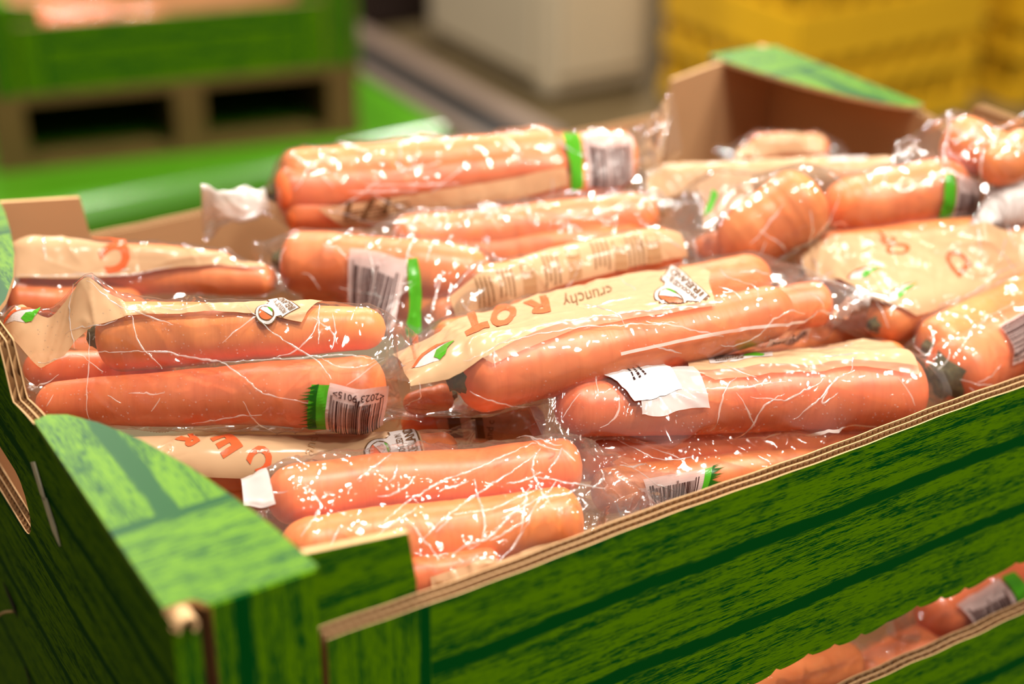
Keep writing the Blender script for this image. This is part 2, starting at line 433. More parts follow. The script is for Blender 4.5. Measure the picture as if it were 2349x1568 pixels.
FL = [(-.001, .0045), (.0095, .004), (.0125, -.0008), (.054, -.0008), (.0505, .030), (.046, .056), (.040, .083), (.031, .112), (.021, .134), (.012, .147), (.005, .151), (-.001, .149)]
def make_crate(base_z, label, detail=True, rot=0, base=(0, 0), group=None, name='cardboard_crate'):
    """corner tops at crate-space height base_z; built in crate space, then the empty may be moved"""
    Hbot = HX if detail else HB
    cr = thing(name, (L_ / 2, W_ / 2, base_z + Hbot), label, 'crate', group)
    X, Y = np.array([1., 0, 0]), np.array([0, 1., 0])
    ul = brk([.0987, L_ - .0987], .056, L_ - .056, .0028 if detail else .05)
    # long walls: printed outer sheet, liner sheets, flutes between
    for nm, fr in (('long_wall', ((0, 0, 0), X, Y)), ('long_wall', ((L_, W_, 0), -X, -Y))):
        make_wall(cr, nm, ul, seg_long if detail else (lambda u: [(HB, HL)]), fr, WALLP, thick=.0082, layers=2, dz=base_z, pitch=.0034, zone=True)
        if detail: make_wall(cr, 'lower_long_wall', ul, seg_low, fr, WALLL, thick=.0075, layers=2, dz=base_z, pitch=.0062)
    ue = brk([.186, .197, .300, .308, .189, .3], 0.0, W_, .004)
    for fr in (((0, 0, 0), Y, X), ((L_, W_, 0), -Y, -X)):
        make_wall(cr, 'end_wall', ue, seg_end if detail else seg_end_low, fr, ENDP, dz=base_z, pitch=.0042)
    # corner posts, inner tabs and folded flaps
    for sx, sy in ((0, 0), (1, 1), (0, 1), (1, 0)):
        mx = (lambda x: L_ - x) if sx else (lambda x: x)
        my = (lambda y: W_ - y) if sy else (lambda y: y)
        def mp(V): return [(mx(x), my(y), z + base_z) for x, y, z in V]
        flip = sx != sy
        def fx(F_): return [tuple(reversed(f)) for f in F_] if flip else F_
        v, f = box(.0135, .052, -.0025, .0005, Hbot, -.0003)
        part('corner_post', mp(v), fx(f), [POSTP, TAN], cr, uvs=[(z, x) for x, y, z in v], midx=[1, 0, 0, 1, 1, 1])
        v, f = box(-.0006, .0090, -.0015, .0015, Hbot, -.006)
        part('wrapped_edge', mp(v), fx(f), [POSTP, TAN], cr, uvs=[(z, x + .012) for x, y, z in v], midx=[1, 1, 0, 1, 0, 1])
        # tab rising behind the long wall beside the post
        V = [(.052, .0102, Hbot), (.0985, .0102, Hbot), (.0985, .0102, -.030), (.0955, .0102, -.0072), (.052, .0102, -.001)]
        V2 = [(x, y + .003, z) for x, y, z in V]
        n = 5
        Fc = [tuple(range(n)), tuple(range(2 * n - 1, n - 1, -1))] + [(i, n + i, n + (i + 1) % n, (i + 1) % n) for i in range(n)]
        VV = V + V2
        part('inner_tab', mp(VV), fx(Fc), [WALLP, TAN, TANEDGE], cr, uvs=[(x, z - .022) for x, y, z in VV], midx=[0, 1] + [2] * n)
        # post side wall inside the crate
        v, f = box(.0072, .0525, .0104, .0128, Hbot, -.003); part('post_fold', mp(v), fx(f), TAN, cr)
        flap(cr, FL, dz=base_z, mirror=lambda x, y: (mx(x), my(y)))
        # rolled paper edge where the flap is folded over the corner
        t = np.linspace(-1.9, 2.6, 14); V, Fc = [], []
        for k, a in enumerate(t):
            r = .0044 - .0011 * k / 13
            for rr in (r, r - .0013):
                for yy in (-.0040, .006): V.append((.0046 + rr * math.sin(a), yy, -.0046 + rr * math.cos(a)))
        for k in range(len(t) - 1):
            a = k * 4; b = a + 4
            Fc += [(a, a + 1, b + 1, b), (a + 2, b + 2, b + 3, a + 3), (a, b, b + 2, a + 2), (a + 1, a + 3, b + 3, b + 1)]
        part('curled_edge', mp(V), fx(Fc), TANEDGE, cr)
    v, f = box(.007, L_ - .007, .010, W_ - .010, Hbot + .001 + base_z, Hbot + .005 + base_z)
    part('crate_base', v, f, TAN, cr)
    return cr

crate = make_crate(0, 'tall open green wood-print cardboard crate in front, filled with bags of carrots')
# torn paper on the near end wall; black patches paint the shade inside its slits
def yz_patch(crate, name, pts, mat, x=-.0006, th=.0006):
    n = len(pts); V = [(x - th, y, z) for y, z in pts] + [(x, y, z) for y, z in pts]
    Fc = [tuple(range(n)), tuple(range(2 * n - 1, n - 1, -1))] + [(i, n + i, n + (i + 1) % n, (i + 1) % n) for i in range(n)]
    return part(name, V, Fc, mat, crate)
PALE = plain('torn_pale_paper', (.70, .62, .45), .8, noise=.3, nscale=300)
BLACK = plain('slit_shade', (.012, .008, .006), .9)
yz_patch(crate, 'torn_paper', [(.1660, -.0290), (.1600, -.0255), (.1535, -.0350), (.1505, -.0400), (.157, -.0400)], PALE)
yz_patch(crate, 'torn_paper', [(.1555, -.0405), (.1490, -.0375), (.1400, -.0470), (.1370, -.0545), (.1455, -.0520)], PALE)
yz_patch(crate, 'perforation_slit', [(.2710, -.1575), (.2660, -.1600), (.2500, -.1660), (.2525, -.1600)], BLACK)
yz_patch(crate, 'perforation_slit', [(.2520, -.1985), (.2480, -.2010), (.2400, -.2120), (.2440, -.2100)], BLACK)
cv = []
p0, p1 = np.array([-.001, .2565, -.1665]), np.array([-.006, .2760, -.1800])
V, Fc = [], []
for k in range(9):
    t = k / 8; c = p0 * (1 - t) + p1 * t + np.array([-.003 * math.sin(t * 3.1), 0, .0012 * math.sin(t * 6)])
    for a in range(5): V.append(c + .0008 * np.array([math.cos(a * 1.257), 0, math.sin(a * 1.257)]))
for k in range(8):
    for a in range(5): Fc.append((k * 5 + a, k * 5 + (a + 1) % 5, k * 5 + 5 + (a + 1) % 5, k * 5 + 5 + a))
part('torn_fibre', V, Fc, TANEDGE, crate, smooth=True)

# ------------------------------------------------------------------ carrots
def carrot_profile(t, L, r0, r1):
    r = r0 + (r1 - r0) * t ** 1.15
    x = t * L
    c0 = r0 * .75; c1 = r1 * 1.05
    k = np.ones_like(t)
    m = x < c0; k[m] *= np.sqrt(np.clip(1 - ((c0 - x[m]) / c0) ** 2.4, 0, 1))
    m = (L - x) < c1; k[m] *= np.sqrt(np.clip(1 - ((c1 - (L - x[m])) / c1) ** 2.0, 0, 1))
    return r * k
class Car: pass
def make_carrot(label, P0, P1, r0, r1, bend=(0, 0, 0), seed=0, group=None, stem=True, nt=56, na=28):
    c = Car(); P0 = np.array(P0); P1 = np.array(P1); bend = np.array(bend, float)
    D = P1 - P0; L = np.linalg.norm(D); a = D / L
    up = np.array([0, 0, 1.]); e1 = up - a * (a @ up); e1 /= np.linalg.norm(e1); e2 = np.cross(a, e1)
    q = np.linspace(0, 1, nt)
    t = .5 - .5 * np.cos(math.pi * q); t = .55 * t + .45 * q; t[0] = 0; t[-1] = 1
    r = carrot_profile(t, L, r0, r1); r[0] = r0 * .1; r[-1] = r1 * .06
    rng = np.random.RandomState(seed)
    for _ in range(int(9)):            # shallow growth rings
        g = rng.rand(); r = r * (1 - rng.uniform(.004, .018) * np.exp(-((t - g) * L / .0016) ** 2))
    an = np.arange(na) * 2 * math.pi / na
    TT, AA = np.meshgrid(t, an, indexing='ij')
    nz = vnoise(TT * 9 + seed * 7.3, np.cos(AA) * 1.1 + 20 + seed) * .5 + vnoise(TT * 5 + seed * 3.1, np.sin(AA) * 1.2 + 50) * .5
    RR = r[:, None] * (1 + .055 * nz)
    cen = P0[None] + D[None] * t[:, None] + bend[None] * (4 * t * (1 - t))[:, None]
    wob = np.stack([vnoise(t * 3 + seed, t * 0 + k * 9.7 + seed) for k in range(3)], -1) * L * .019 * (np.sin(math.pi * t))[:, None]
    cen = cen + wob
    V = cen[:, None] + RR[..., None] * (np.cos(AA)[..., None] * e1 + np.sin(AA)[..., None] * e2)
    V = V.reshape(-1, 3)
    Fc = [(i * na + j, i * na + (j + 1) % na, (i + 1) * na + (j + 1) % na, (i + 1) * na + j) for i in range(nt - 1) for j in range(na)]
    Fc = [tuple(reversed(f)) for f in Fc] + [tuple(range(na)), tuple(range(nt * na - 1, (nt - 1) * na - 1, -1))]
    uv = np.stack([(TT * L / .15 + seed * .37), AA / (2 * math.pi)], -1).reshape(-1, 2)
    base = (P0 + P1) / 2 - np.array([0, 0, max(r0, r1)])
    o = obj('carrot', V - base, Fc, CARROT, None, loc=base + np.array([0, 0, Z0]), smooth=True, uvs=uv)
    BASES[o.name] = base
    tag(o, label, 'carrot', group)
    if stem:
        rr = r0 * (.50 if stem == 'big' else .28); V = []; n2 = 14
        prof = [(.10, 1.35), (.0, 1.2), (-.10, .95), (-.18, .8), (-.25, .82), (-.27, .45), (-.20, .1)]
        for k, (x, s) in enumerate(prof):
            for j in range(n2):
                b = j * 2 * math.pi / n2
                jit = 1 + .18 * math.sin(5 * b + seed) + .1 * math.sin(9 * b + k)
                V.append(P0 + a * x * r0 * (.75 if stem == 'big' else 1) + rr * s * jit * (math.cos(b) * e1 + math.sin(b) * e2))
        Fc = [(k * n2 + j, k * n2 + (j + 1) % n2, (k + 1) * n2 + (j + 1) % n2, (k + 1) * n2 + j) for k in range(len(prof) - 1) for j in range(n2)]
        Fc.append(tuple(range((len(prof) - 1) * n2, len(prof) * n2)))
        part('stem_stub', V, Fc, STEM, o, smooth=True)
    ts = np.linspace(0, 1, 90)
    c.pts = P0[None] + D[None] * ts[:, None] + bend[None] * (4 * ts * (1 - ts))[:, None]
    c.pts = c.pts + np.stack([np.interp(ts, t, wob[:, k]) for k in range(3)], -1)
    c.r = carrot_profile(ts, L, r0, r1) * 1.02
    c.obj = o
    return c

# ------------------------------------------------------------------ plastic bags
_seed = [11]
class Bag:
    def __init__(self, label, start, end, carrots, sw=(.03, 90, .03, 90), k=.75, ghosts=(), ncr=45, NS=170, NU=130,
                 mat=None, wrink=.0006, group='bags of carrots in the front crate', y=None, off=.0016, crl=(.012, .05), cramp=(.0003, .0011), necks=()):
        _seed[0] += 1; rng = np.random.RandomState(_seed[0] * 13)
        P = (lambda p: aty(p[0], p[1], p[2])) if y else (lambda p: at(*p))
        self.P = P
        B0, B1 = P(start), P(end); self.B0 = B0
        ax = B1 - B0; Ls = np.linalg.norm(ax); a = ax / Ls; self.a = a; self.Ls = Ls
        up = np.array([0, 0, 1.]); e1 = up - a * (a @ up); e1 /= np.linalg.norm(e1)
        e2 = np.cross(a, e1)
        if e2 @ (CAM - B0) < 0: e2 = -e2
        self.e1, self.e2 = e1, e2
        self.cars = []
        cen, rad = [], []
        for n_, cs in enumerate(carrots):
            lab, p, q, pr0, pr1 = cs[:5]; kw = cs[5] if len(cs) > 5 else {}
            A, Bp = P(p), P(q)
            c = make_carrot(lab, A, Bp, pr0 * depth(A) / F_PX, pr1 * depth(Bp) / F_PX, seed=_seed[0] * 10 + n_, **kw)
            self.cars.append(c); cen.append(c.pts); rad.append(c.r)
        for g in ghosts:
            cen.append(P(g[:3])[None]); rad.append(np.array([g[3]]))
        def seamcirc(B, wd, ang):
            d = math.cos(math.radians(ang)) * e1 + math.sin(math.radians(ang)) * e2
            m = np.linspace(-wd, wd, 9)
            cen.append(B[None] + m[:, None] * d[None]); rad.append(np.full(9, .0006))
        seamcirc(B0, sw[0], sw[1]); seamcirc(B1, sw[2], sw[3])
        cen = np.concatenate(cen); rad = np.concatenate(rad)
        rel = cen - B0; s_i = rel @ a; x_i = rel @ e1; y_i = rel @ e2
        S = np.linspace(0, Ls, NS); NT = 120
        th = np.arange(NT) * 2 * math.pi / NT
        supp = x_i[:, None] * np.cos(th) + y_i[:, None] * np.sin(th) + rad[:, None] + off
        ds = np.abs(S[:, None] - s_i[None])
        H = np.full((NS, NT), -1.)
        for i0 in range(0, len(s_i), 60):
            H = np.maximum(H, (supp[None, i0:i0 + 60] - k * np.maximum(ds[:, i0:i0 + 60, None] - .0015, 0)).max(1))
        for (nf, nr, nw) in necks:        # gathered necks pull the film in
            pull = np.exp(-((S / Ls - nf) / nw) ** 2)[:, None]
            H = H * (1 - pull) + pull * (nr + 0 * H)
        sg = max(1.0, .0022 / (Ls / NS)); kk = np.arange(-8, 9); wv = np.exp(-.5 * (kk / sg) ** 2); wv /= wv.sum()
        Hp = np.concatenate([np.repeat(H[:1], 8, 0), H, np.repeat(H[-1:], 8, 0)])
        H = sum(wv[m] * Hp[m:m + NS] for m in range(17))
        # keep each section a valid support function with positive width
        cx = (H * np.cos(th)).mean(1) * 2; cy = (H * np.sin(th)).mean(1) * 2
        Hc = np.maximum(H - cx[:, None] * np.cos(th) - cy[:, None] * np.sin(th), .0004)
        NF = 240; ph = math.pi + np.arange(NF + 1) * 2 * math.pi / NF
        dc = np.cos(ph[:, None] - th[None])
        R = np.empty((NS, NF + 1))
        for i in range(NS):
            R[i] = np.where(dc > .03, Hc[i][None] / np.maximum(dc, .03), 9).min(1)
        X = cx[:, None] + R * np.cos(ph); Y = cy[:, None] + R * np.sin(ph)
        G = np.empty((NS, NU, 2)); ARC = np.empty((NS, NU))
        for i in range(NS):
            d = np.hypot(np.diff(X[i]), np.diff(Y[i])); cum = np.concatenate([[0], np.cumsum(d)])
            tgt = np.arange(NU) / NU
            mixp = .75 * cum / cum[-1] + .25 * np.linspace(0, 1, NF + 1)
            G[i, :, 0] = np.interp(tgt, mixp, X[i]); G[i, :, 1] = np.interp(tgt, mixp, Y[i]); ARC[i] = np.interp(tgt, mixp, cum)
        pos = B0 + S[:, None, None] * a + G[..., :1] * e1 + G[..., 1:] * e2
        self.pos = pos; self.NS, self.NU = NS, NU
        nrm = self.normals(pos)
        # creases and soft wrinkles in the film
        SA = S[:, None] + 0 * ARC
        mean = ARC[:, -1].mean(); A2 = ARC
        hgt = np.zeros((NS, NU))
        for _ in range(ncr):
            s0 = rng.uniform(0, Ls); a0 = rng.uniform(.1, .95) * mean; an = rng.uniform(0, math.pi)
            ln = rng.uniform(*crl); wd = rng.uniform(.0006, .0018); amp = rng.uniform(*cramp) * (1 if rng.rand() < .8 else -.6)
            du = SA - s0; dv = A2 - a0
            p = du * math.cos(an) + dv * math.sin(an); q = -du * math.sin(an) + dv * math.cos(an)
            q = q + rng.uniform(-8, 8) * p * p
            m = np.clip(1 - (p / ln) ** 2, 0, 1)
            hgt += amp * m * np.exp(-np.abs(q) / wd)
        hgt += wrink * (vnoise(SA * 90 + _seed[0], A2 * 70 + 3) + .5 * vnoise(SA * 240, A2 * 200 + _seed[0]))
        fade = np.clip(np.minimum(S, Ls - S) / .006, .25, 1)[:, None]
        self.pos = pos + nrm * (hgt * fade)[..., None]
        self.nrm = self.normals(self.pos)
        self.px = proj(self.pos); self.dep = (self.pos - CAM) @ FV
        self.face = ((CAM - self.pos) * self.nrm).sum(-1) > 0
        base = self.pos.reshape(-1, 3).mean(0); base[2] = self.pos[..., 2].min()
        self.root = thing('carrot_bag', base, label, 'bag', group)
        idx = np.arange(NS * NU).reshape(NS, NU); nx = np.roll(idx, -1, 1)
        Fc = np.stack([idx[:-1], idx[1:], nx[1:], nx[:-1]], -1).reshape(-1, 4)
        if self.flip: Fc = Fc[:, ::-1]
        self.film = part('film', self.pos.reshape(-1, 3), Fc, mat or FILM, self.root, smooth=True)
    def normals(self, p):
        ds_ = np.gradient(p, axis=0); du_ = (np.roll(p, -1, 1) - np.roll(p, 1, 1))
        n = np.cross(ds_, du_); n /= np.maximum(np.linalg.norm(n, axis=-1, keepdims=True), 1e-12)
        out = p - p.mean(1, keepdims=True)
        self.flip = (n * out).sum() < 0
        return -n if self.flip else n
    def ij(self, q):
        if len(q) == 3:                       # (None, s fraction, angle in degrees)
            i = int(round(q[1] * (self.NS - 1))); c = self.pos[i].mean(0); d = self.pos[i] - c
            ang = np.degrees(np.arctan2(d @ self.e2, d @ self.e1))
            j = int(np.argmin(np.abs((ang - q[2] + 180) % 360 - 180)))
            return np.array([i, j], float)
        d = np.hypot(self.px[..., 0] - q[0], self.px[..., 1] - q[1])
        m = self.face & (d < max(14, d[self.face].min() + 3))
        sc_ = np.where(m, d + 400 * (self.dep - self.dep[m].min()), 1e9)
        return np.array(np.unravel_index(np.argmin(sc_), sc_.shape), float)
    def map(self, ij, off):
        i = np.clip(ij[..., 0], 0, self.NS - 1.001); j = ij[..., 1]
        i0 = np.floor(i).astype(int); j0 = np.floor(j).astype(int); fi = (i - i0)[..., None]; fj = (j - j0)[..., None]
        q = self.pos + self.nrm * off
        g = lambda a, b: q[a, b % self.NU]
        return (g(i0, j0) * (1 - fi) + g(i0 + 1, j0) * fi) * (1 - fj) + (g(i0, j0 + 1) * (1 - fi) + g(i0 + 1, j0 + 1) * fi) * fj
    def orient(self, V, Fc):
        if not len(Fc): return Fc
        f = Fc[len(Fc) // 2]; n = np.cross(V[f[1]] - V[f[0]], V[f[2]] - V[f[0]])
        c = V[f[0]]; k = np.argmin(((self.pos - c) ** 2).sum(-1)); nn = self.nrm.reshape(-1, 3)[k]
        return [tuple(reversed(x)) for x in Fc] if n @ nn < 0 else Fc
    def panel(self, name, top, bot, mat, off=.0004, parent=None, n=None, m=None):
        """sheet of ink between two lines of points given on the film"""
        T = np.array([self.ij(q) for q in top]); Bt = np.array([self.ij(q) for q in bot])
        def unwrap(A, ref=None):
            A = A.copy()
            for r in range(len(A)):
                b = A[r - 1, 1] if r else (ref if ref is not None else A[0, 1])
                while A[r, 1] - b > self.NU / 2: A[r, 1] -= self.NU
                while b - A[r, 1] > self.NU / 2: A[r, 1] += self.NU
            return A
        T = unwrap(T); Bt = unwrap(Bt, T[0, 1])
        def rs(A, k):
            t = np.concatenate([[0], np.cumsum(np.hypot(*np.diff(A, axis=0).T))]); t = t / max(t[-1], 1e-9)
            x = np.linspace(0, 1, k); return np.stack([np.interp(x, t, A[:, 0]), np.interp(x, t, A[:, 1])], -1)
        n = n or int(np.clip(np.abs(np.diff(T, axis=0)).sum(), 6, 170)); m = m or int(np.clip(np.abs(T - Bt[:1]).max() if len(T) == 1 else np.hypot(*(rs(T, 5) - rs(Bt, 5)).T).max(), 4, 110))
        A, B = rs(T, n), rs(Bt, n)
        f = np.linspace(0, 1, m)[None, :, None]
        g = A[:, None] * (1 - f) + B[:, None] * f
        V = self.map(g, off).reshape(-1, 3)
        Fc = [(i * m + j, (i + 1) * m + j, (i + 1) * m + j + 1, i * m + j + 1) for i in range(n - 1) for j in range(m - 1)]
        return part(name, V, self.orient(V, Fc), mat, parent or self.root, smooth=True)
    def art(self, name, VF, quad, mat, off=.0007, parent=None, clip=None):
        """flat unit-square artwork laid on the film; quad = film points for (0,0),(1,0),(1,1),(0,1)"""
        v, f = VF; v = np.asarray(v, float)
        Q = np.array([self.ij(q) for q in quad])
        for r in range(1, 4):
            while Q[r, 1] - Q[0, 1] > self.NU / 2: Q[r, 1] -= self.NU
            while Q[0, 1] - Q[r, 1] > self.NU / 2: Q[r, 1] += self.NU
        x, y = v[:, :1], v[:, 1:2]
        g = Q[0] * (1 - x) * (1 - y) + Q[1] * x * (1 - y) + Q[2] * x * y + Q[3] * (1 - x) * y
        V = self.map(g, off)
        if clip:
            k_ = clip(proj(V)); f = [q for q in f if all(k_[list(q)])]
            if not f: f = [VF[1][0]]
        return part(name, V, self.orient(V, f), mat, parent or self.root)

def quad_px(c, right, up_len):
    """four photo points of a sign centred at c whose reading direction is 'right' (full width) and whose height is up_len"""
    r = np.array(right, float); l = np.hypot(*r); u = np.array([r[1], -r[0]]) / l * up_len
    c = np.array(c, float)
    return [tuple(c - r / 2 - u / 2), tuple(c + r / 2 - u / 2), tuple(c + r / 2 + u / 2), tuple(c - r / 2 + u / 2)]

def refine(bm, thr, it=5):
    for _ in range(it):
        es = [e for e in bm.edges if e.calc_length() > thr]
        if not es: break
        bmesh.ops.subdivide_edges(bm, edges=es, cuts=1)
        bmesh.ops.triangulate(bm, faces=[f for f in bm.faces if len(f.verts) > 3])
def poly(*rings, thr=.12):
    bm = bmesh.new()
    for r in rings:
        bm.faces.new([bm.verts.new((x, y, 0)) for x, y in r])
    bmesh.ops.triangulate(bm, faces=list(bm.faces)); refine(bm, thr)
    bm.verts.index_update()
    V = [(p.co.x, p.co.y) for p in bm.verts]; Fc = [tuple(x.index for x in q.verts) for q in bm.faces]
    bm.free(); return V, Fc
_txt = {}
def text(s, bold=.0, thr=.09):
    if (s, bold) in _txt: return _txt[(s, bold)]
    cu = bpy.data.curves.new('t', 'FONT'); cu.body = s; cu.resolution_u = 3; cu.offset = bold
    o = bpy.data.objects.new('t', cu); C.objects.link(o)
    dg = bpy.context.evaluated_depsgraph_get(); me = bpy.data.meshes.new_from_object(o.evaluated_get(dg))
    bm = bmesh.new(); bm.from_mesh(me)
    xs = [v.co.x for v in bm.verts]; ys = [v.co.y for v in bm.verts]
    x0, x1, y0, y1 = min(xs), max(xs), min(ys), max(ys)
    bmesh.ops.triangulate(bm, faces=list(bm.faces)); refine(bm, .16, 4)
    bm.verts.index_update()
    V = [((p.co.x - x0) / (x1 - x0), (p.co.y - y0) / (y1 - y0)) for p in bm.verts]; Fc = [tuple(x.index for x in q.verts) for q in bm.faces]
    bm.free(); bpy.data.objects.remove(o); bpy.data.curves.remove(cu); bpy.data.meshes.remove(me)
    _txt[(s, bold)] = (V, Fc); return V, Fc
def sub(VF, x0, x1, y0, y1):
    return [(x0 + x * (x1 - x0), y0 + y * (y1 - y0)) for x, y in VF[0]], VF[1]
def rect(x0, x1, y0, y1, nx=2, ny=6):
    V = [(x0 + (x1 - x0) * i / nx, y0 + (y1 - y0) * j / ny) for i in range(nx + 1) for j in range(ny + 1)]
    Fc = [(i * (ny + 1) + j, (i + 1) * (ny + 1) + j, (i + 1) * (ny + 1) + j + 1, i * (ny + 1) + j + 1) for i in range(nx) for j in range(ny)]
    return V, Fc
def bars(seed, x0=.06, x1=.94, y0=.0, y1=.72, n=28):
    rng = np.random.RandomState(seed); wds = rng.choice([1, 1, 1, 2, 2, 3], n * 2); tot = wds.sum(); x = x0; out = []
    for k, w_ in enumerate(wds):
        d = (x1 - x0) * w_ / tot
        if k % 2 == 0:
            dy = .08 if k in (0, 2, n, n + 2, 2 * n - 2, 2 * n - 4) else 0
            out.append(rect(x, x + d, y0, min(1, y1 + dy), 1, 12))
        x += d
    return join2(out)
def join2(lst):
    V, Fc = [], []
    for v, f in lst:
        n = len(V); V += list(v); Fc += [tuple(i + n for i in q) for q in f]
    return V, Fc
def dashes(seed, rows, x0=0, x1=1, y0=0, y1=1, fill=.5, short=.2):
    rng = np.random.RandomState(seed); out = []
    for r in range(rows):
        ya = y0 + (y1 - y0) * (r + .5 - fill / 2) / rows; yb = ya + (y1 - y0) * fill / rows; x = x0; end = x1 - (x1 - x0) * short * rng.rand()
        while x < end:
            w_ = (x1 - x0) * rng.uniform(.03, .09); out.append(rect(x, min(x + w_, end), ya, yb, 2, 1)); x += w_ + (x1 - x0) * .018
    return join2(out)

def barcode(bag, quad, seed=3, digits=None, grass=None, band=None):
    """quad: film points (0,0),(1,0),(1,1),(0,1) of the white label; bars stand along the second axis"""
    lb = bag.art('barcode_label', rect(0, 1, 0, 1, 14, 14), quad, PINKW, .0005)
    bag.art('barcode_bars', bars(seed), quad, DKINK, .0008, lb)
    if digits: bag.art('barcode_digits', sub(text(digits, .01), .04, .98, .82, .97), quad, DKINK, .0008, lb)
    if band:
        bag.art('grass_band', rect(0, 1, 0, 1, 5, 16), band, GREEN, .0006)
    if grass:
        rng = np.random.RandomState(seed); out = []
        for k in range(22):
            y0 = k / 22; h = rng.uniform(.35, 1); s = rng.uniform(-.10, .10)
            out.append(poly([(-.2, y0 - .01), (-.2, y0 + .055), (h, y0 + .03 + s)], thr=.5))
        bag.art('grass_blades', join2(out), grass, GREEN_D, .0008)

def circ(cx, cy, rx, ry, n=22, a0=0, a1=2 * math.pi):
    return [(cx + rx * math.cos(a0 + (a1 - a0) * k / n), cy + ry * math.sin(a0 + (a1 - a0) * k / n)) for k in range(n)]
def badge(bag, c, right, up, clip=None):
    """origin mark: round flag emblem above a two-line caption"""
    q = quad_px(c, right, up)
    def shape(g):
        return poly([(-.02 - g, -.02 - g), (1.02 + g, -.02 - g), (1.02 + g, .46 + g), (.86, .46 + g), (.78 + g, .56 + g)] + circ(.45, .76, .40 + g, .27 + g, 20, -.35, math.pi + .9) + [(.06 - g, .46 + g), (-.02 - g, .46 + g)], thr=.09)
    b = bag.art('origin_badge', shape(.035), q, BROWN, .0005, clip=clip)
    bag.art('badge_face', shape(0), q, WHITE, .0007, b, clip)
    bag.art('emblem_rim', poly(circ(.45, .75, .315, .215), thr=.09), q, BROWN, .0009, b, clip)
    bag.art('emblem_orange', poly(circ(.45, .75, .28, .19, 14, .5, math.pi + .5), thr=.09), q, RED, .0011, b, clip)
    bag.art('emblem_white', poly([(.205, .66), (.695, .84), (.73, .74), (.66, .63), (.33, .60)]), q, WHITE, .00115, b, clip)
    bag.art('emblem_green', poly([(.33, .60), (.66, .63), (.58, .575), (.45, .56)]), q, GREEN, .0012, b, clip)
    bag.art('badge_lettering', join2([sub(text('PRODUCED IN', .015), .05, .80, .27, .40), sub(text('IRELAND', .02), .02, .97, .03, .22)]), q, BROWN, .0011, b, clip)
def leaf(bag, quad):
    """red, white and green leaf emblem"""
    w_ = bag.art('leaf_emblem', poly([(0, 0), (.25, .45), (.6, .85), (1, 1), (.7, .6), (.62, .25), (.68, 0), (.3, -.04)], thr=.2), quad, WHITE, .0006)
    bag.art('green_leaf', poly([(.68, 0), (.52, .2), (.58, .55), (1, 1), (.86, .5), (.82, .2)], thr=.2), quad, GREEN, .0009, w_)
    bag.art('red_stroke', poly([(-.06, 0), (.18, .5), (.55, .9), (1, 1), (.62, .80), (.27, .42), (.03, 0)], thr=.2), quad, RED, .0009, w_)
def word(bag, s, c, right, up, mat=None, bold=.02, off=.0008, name='lettering'):
    return bag.art(name, text(s, bold), quad_px(c, right, up), mat or RED, off)
def ribbon(bag, pts, wpx, mat, off=.0009, name='film_seam'):
    """narrow welded seam following points on the film"""
    top = [(x, y - wpx / 2) for x, y in pts]; bot = [(x, y + wpx / 2) for x, y in pts]
    return bag.panel(name, top, bot, mat, off, m=3)

def creases(bag, lines=(), nrand=10, wpx=4.2, mat=None, seed=1):
    '''sharp folds standing up from the film'''
    rng = np.random.RandomState(seed); V, Fc = [], []
    paths = []
    for ln in lines: paths.append(np.array([bag.ij(q) for q in ln]))
    vis = np.argwhere(bag.face)
    for _ in range(nrand):
        p = vis[rng.randint(len(vis))].astype(float); a = rng.uniform(0, 2 * math.pi); st = rng.uniform(3, 9); out = [p]
        for k in range(rng.randint(3, 6)):
            a += rng.uniform(-.5, .5); out.append(out[-1] + st * np.array([math.cos(a), math.sin(a)]))
        q = np.array(out); q[:, 0] = np.clip(q[:, 0], 1, bag.NS - 2); paths.append(q)
    for A in paths:
        for r in range(1, len(A)):
            while A[r, 1] - A[r - 1, 1] > bag.NU / 2: A[r, 1] -= bag.NU
            while A[r - 1, 1] - A[r, 1] > bag.NU / 2: A[r, 1] += bag.NU
        t = np.concatenate([[0], np.cumsum(np.hypot(*np.diff(A, axis=0).T))])
        if t[-1] < 2: continue
        n = int(np.clip(t[-1] / 1.2, 6, 120)); x = np.linspace(0, t[-1], n)
        g = np.stack([np.interp(x, t, A[:, 0]), np.interp(x, t, A[:, 1])], -1)
        kk = np.array([.25, .5, .25])
        for _ in range(4): g[1:-1] = .25 * g[:-2] + .5 * g[1:-1] + .25 * g[2:]
        g = g + .35 * np.stack([vnoise(x * .5 + seed, x * 0 + 3), vnoise(x * .5, x * 0 + 9 + seed)], -1)
        P = bag.map(g, .0004); nn = bag.map(g, .0014) - P; nn /= np.linalg.norm(nn, axis=1, keepdims=True)
        d = np.gradient(P, axis=0); sd = np.cross(d, nn); sd /= np.maximum(np.linalg.norm(sd, axis=1, keepdims=True), 1e-9)
        dep = (P - CAM) @ FV; w_ = (wpx * dep / F_PX / 2 * (np.sin(np.linspace(.15, math.pi - .15, n)) ** .6) * (1 + .5 * vnoise(x * .4, x * 0 + seed + 4)))[:, None]
        o = len(V); hh = w_ * rng.uniform(.5, 1.3)
        V += (P - sd * w_).tolist() + (P + nn * hh).tolist() + (P + sd * w_).tolist()
        for k in range(n - 1):
            Fc += [(o + k, o + k + 1, o + n + k + 1, o + n + k), (o + n + k, o + n + k + 1, o + 2 * n + k + 1, o + 2 * n + k)]
    o = part('film_creases', V, Fc, mat or FOLD, bag.root, smooth=True); o['kind'] = 'stuff'
    return o
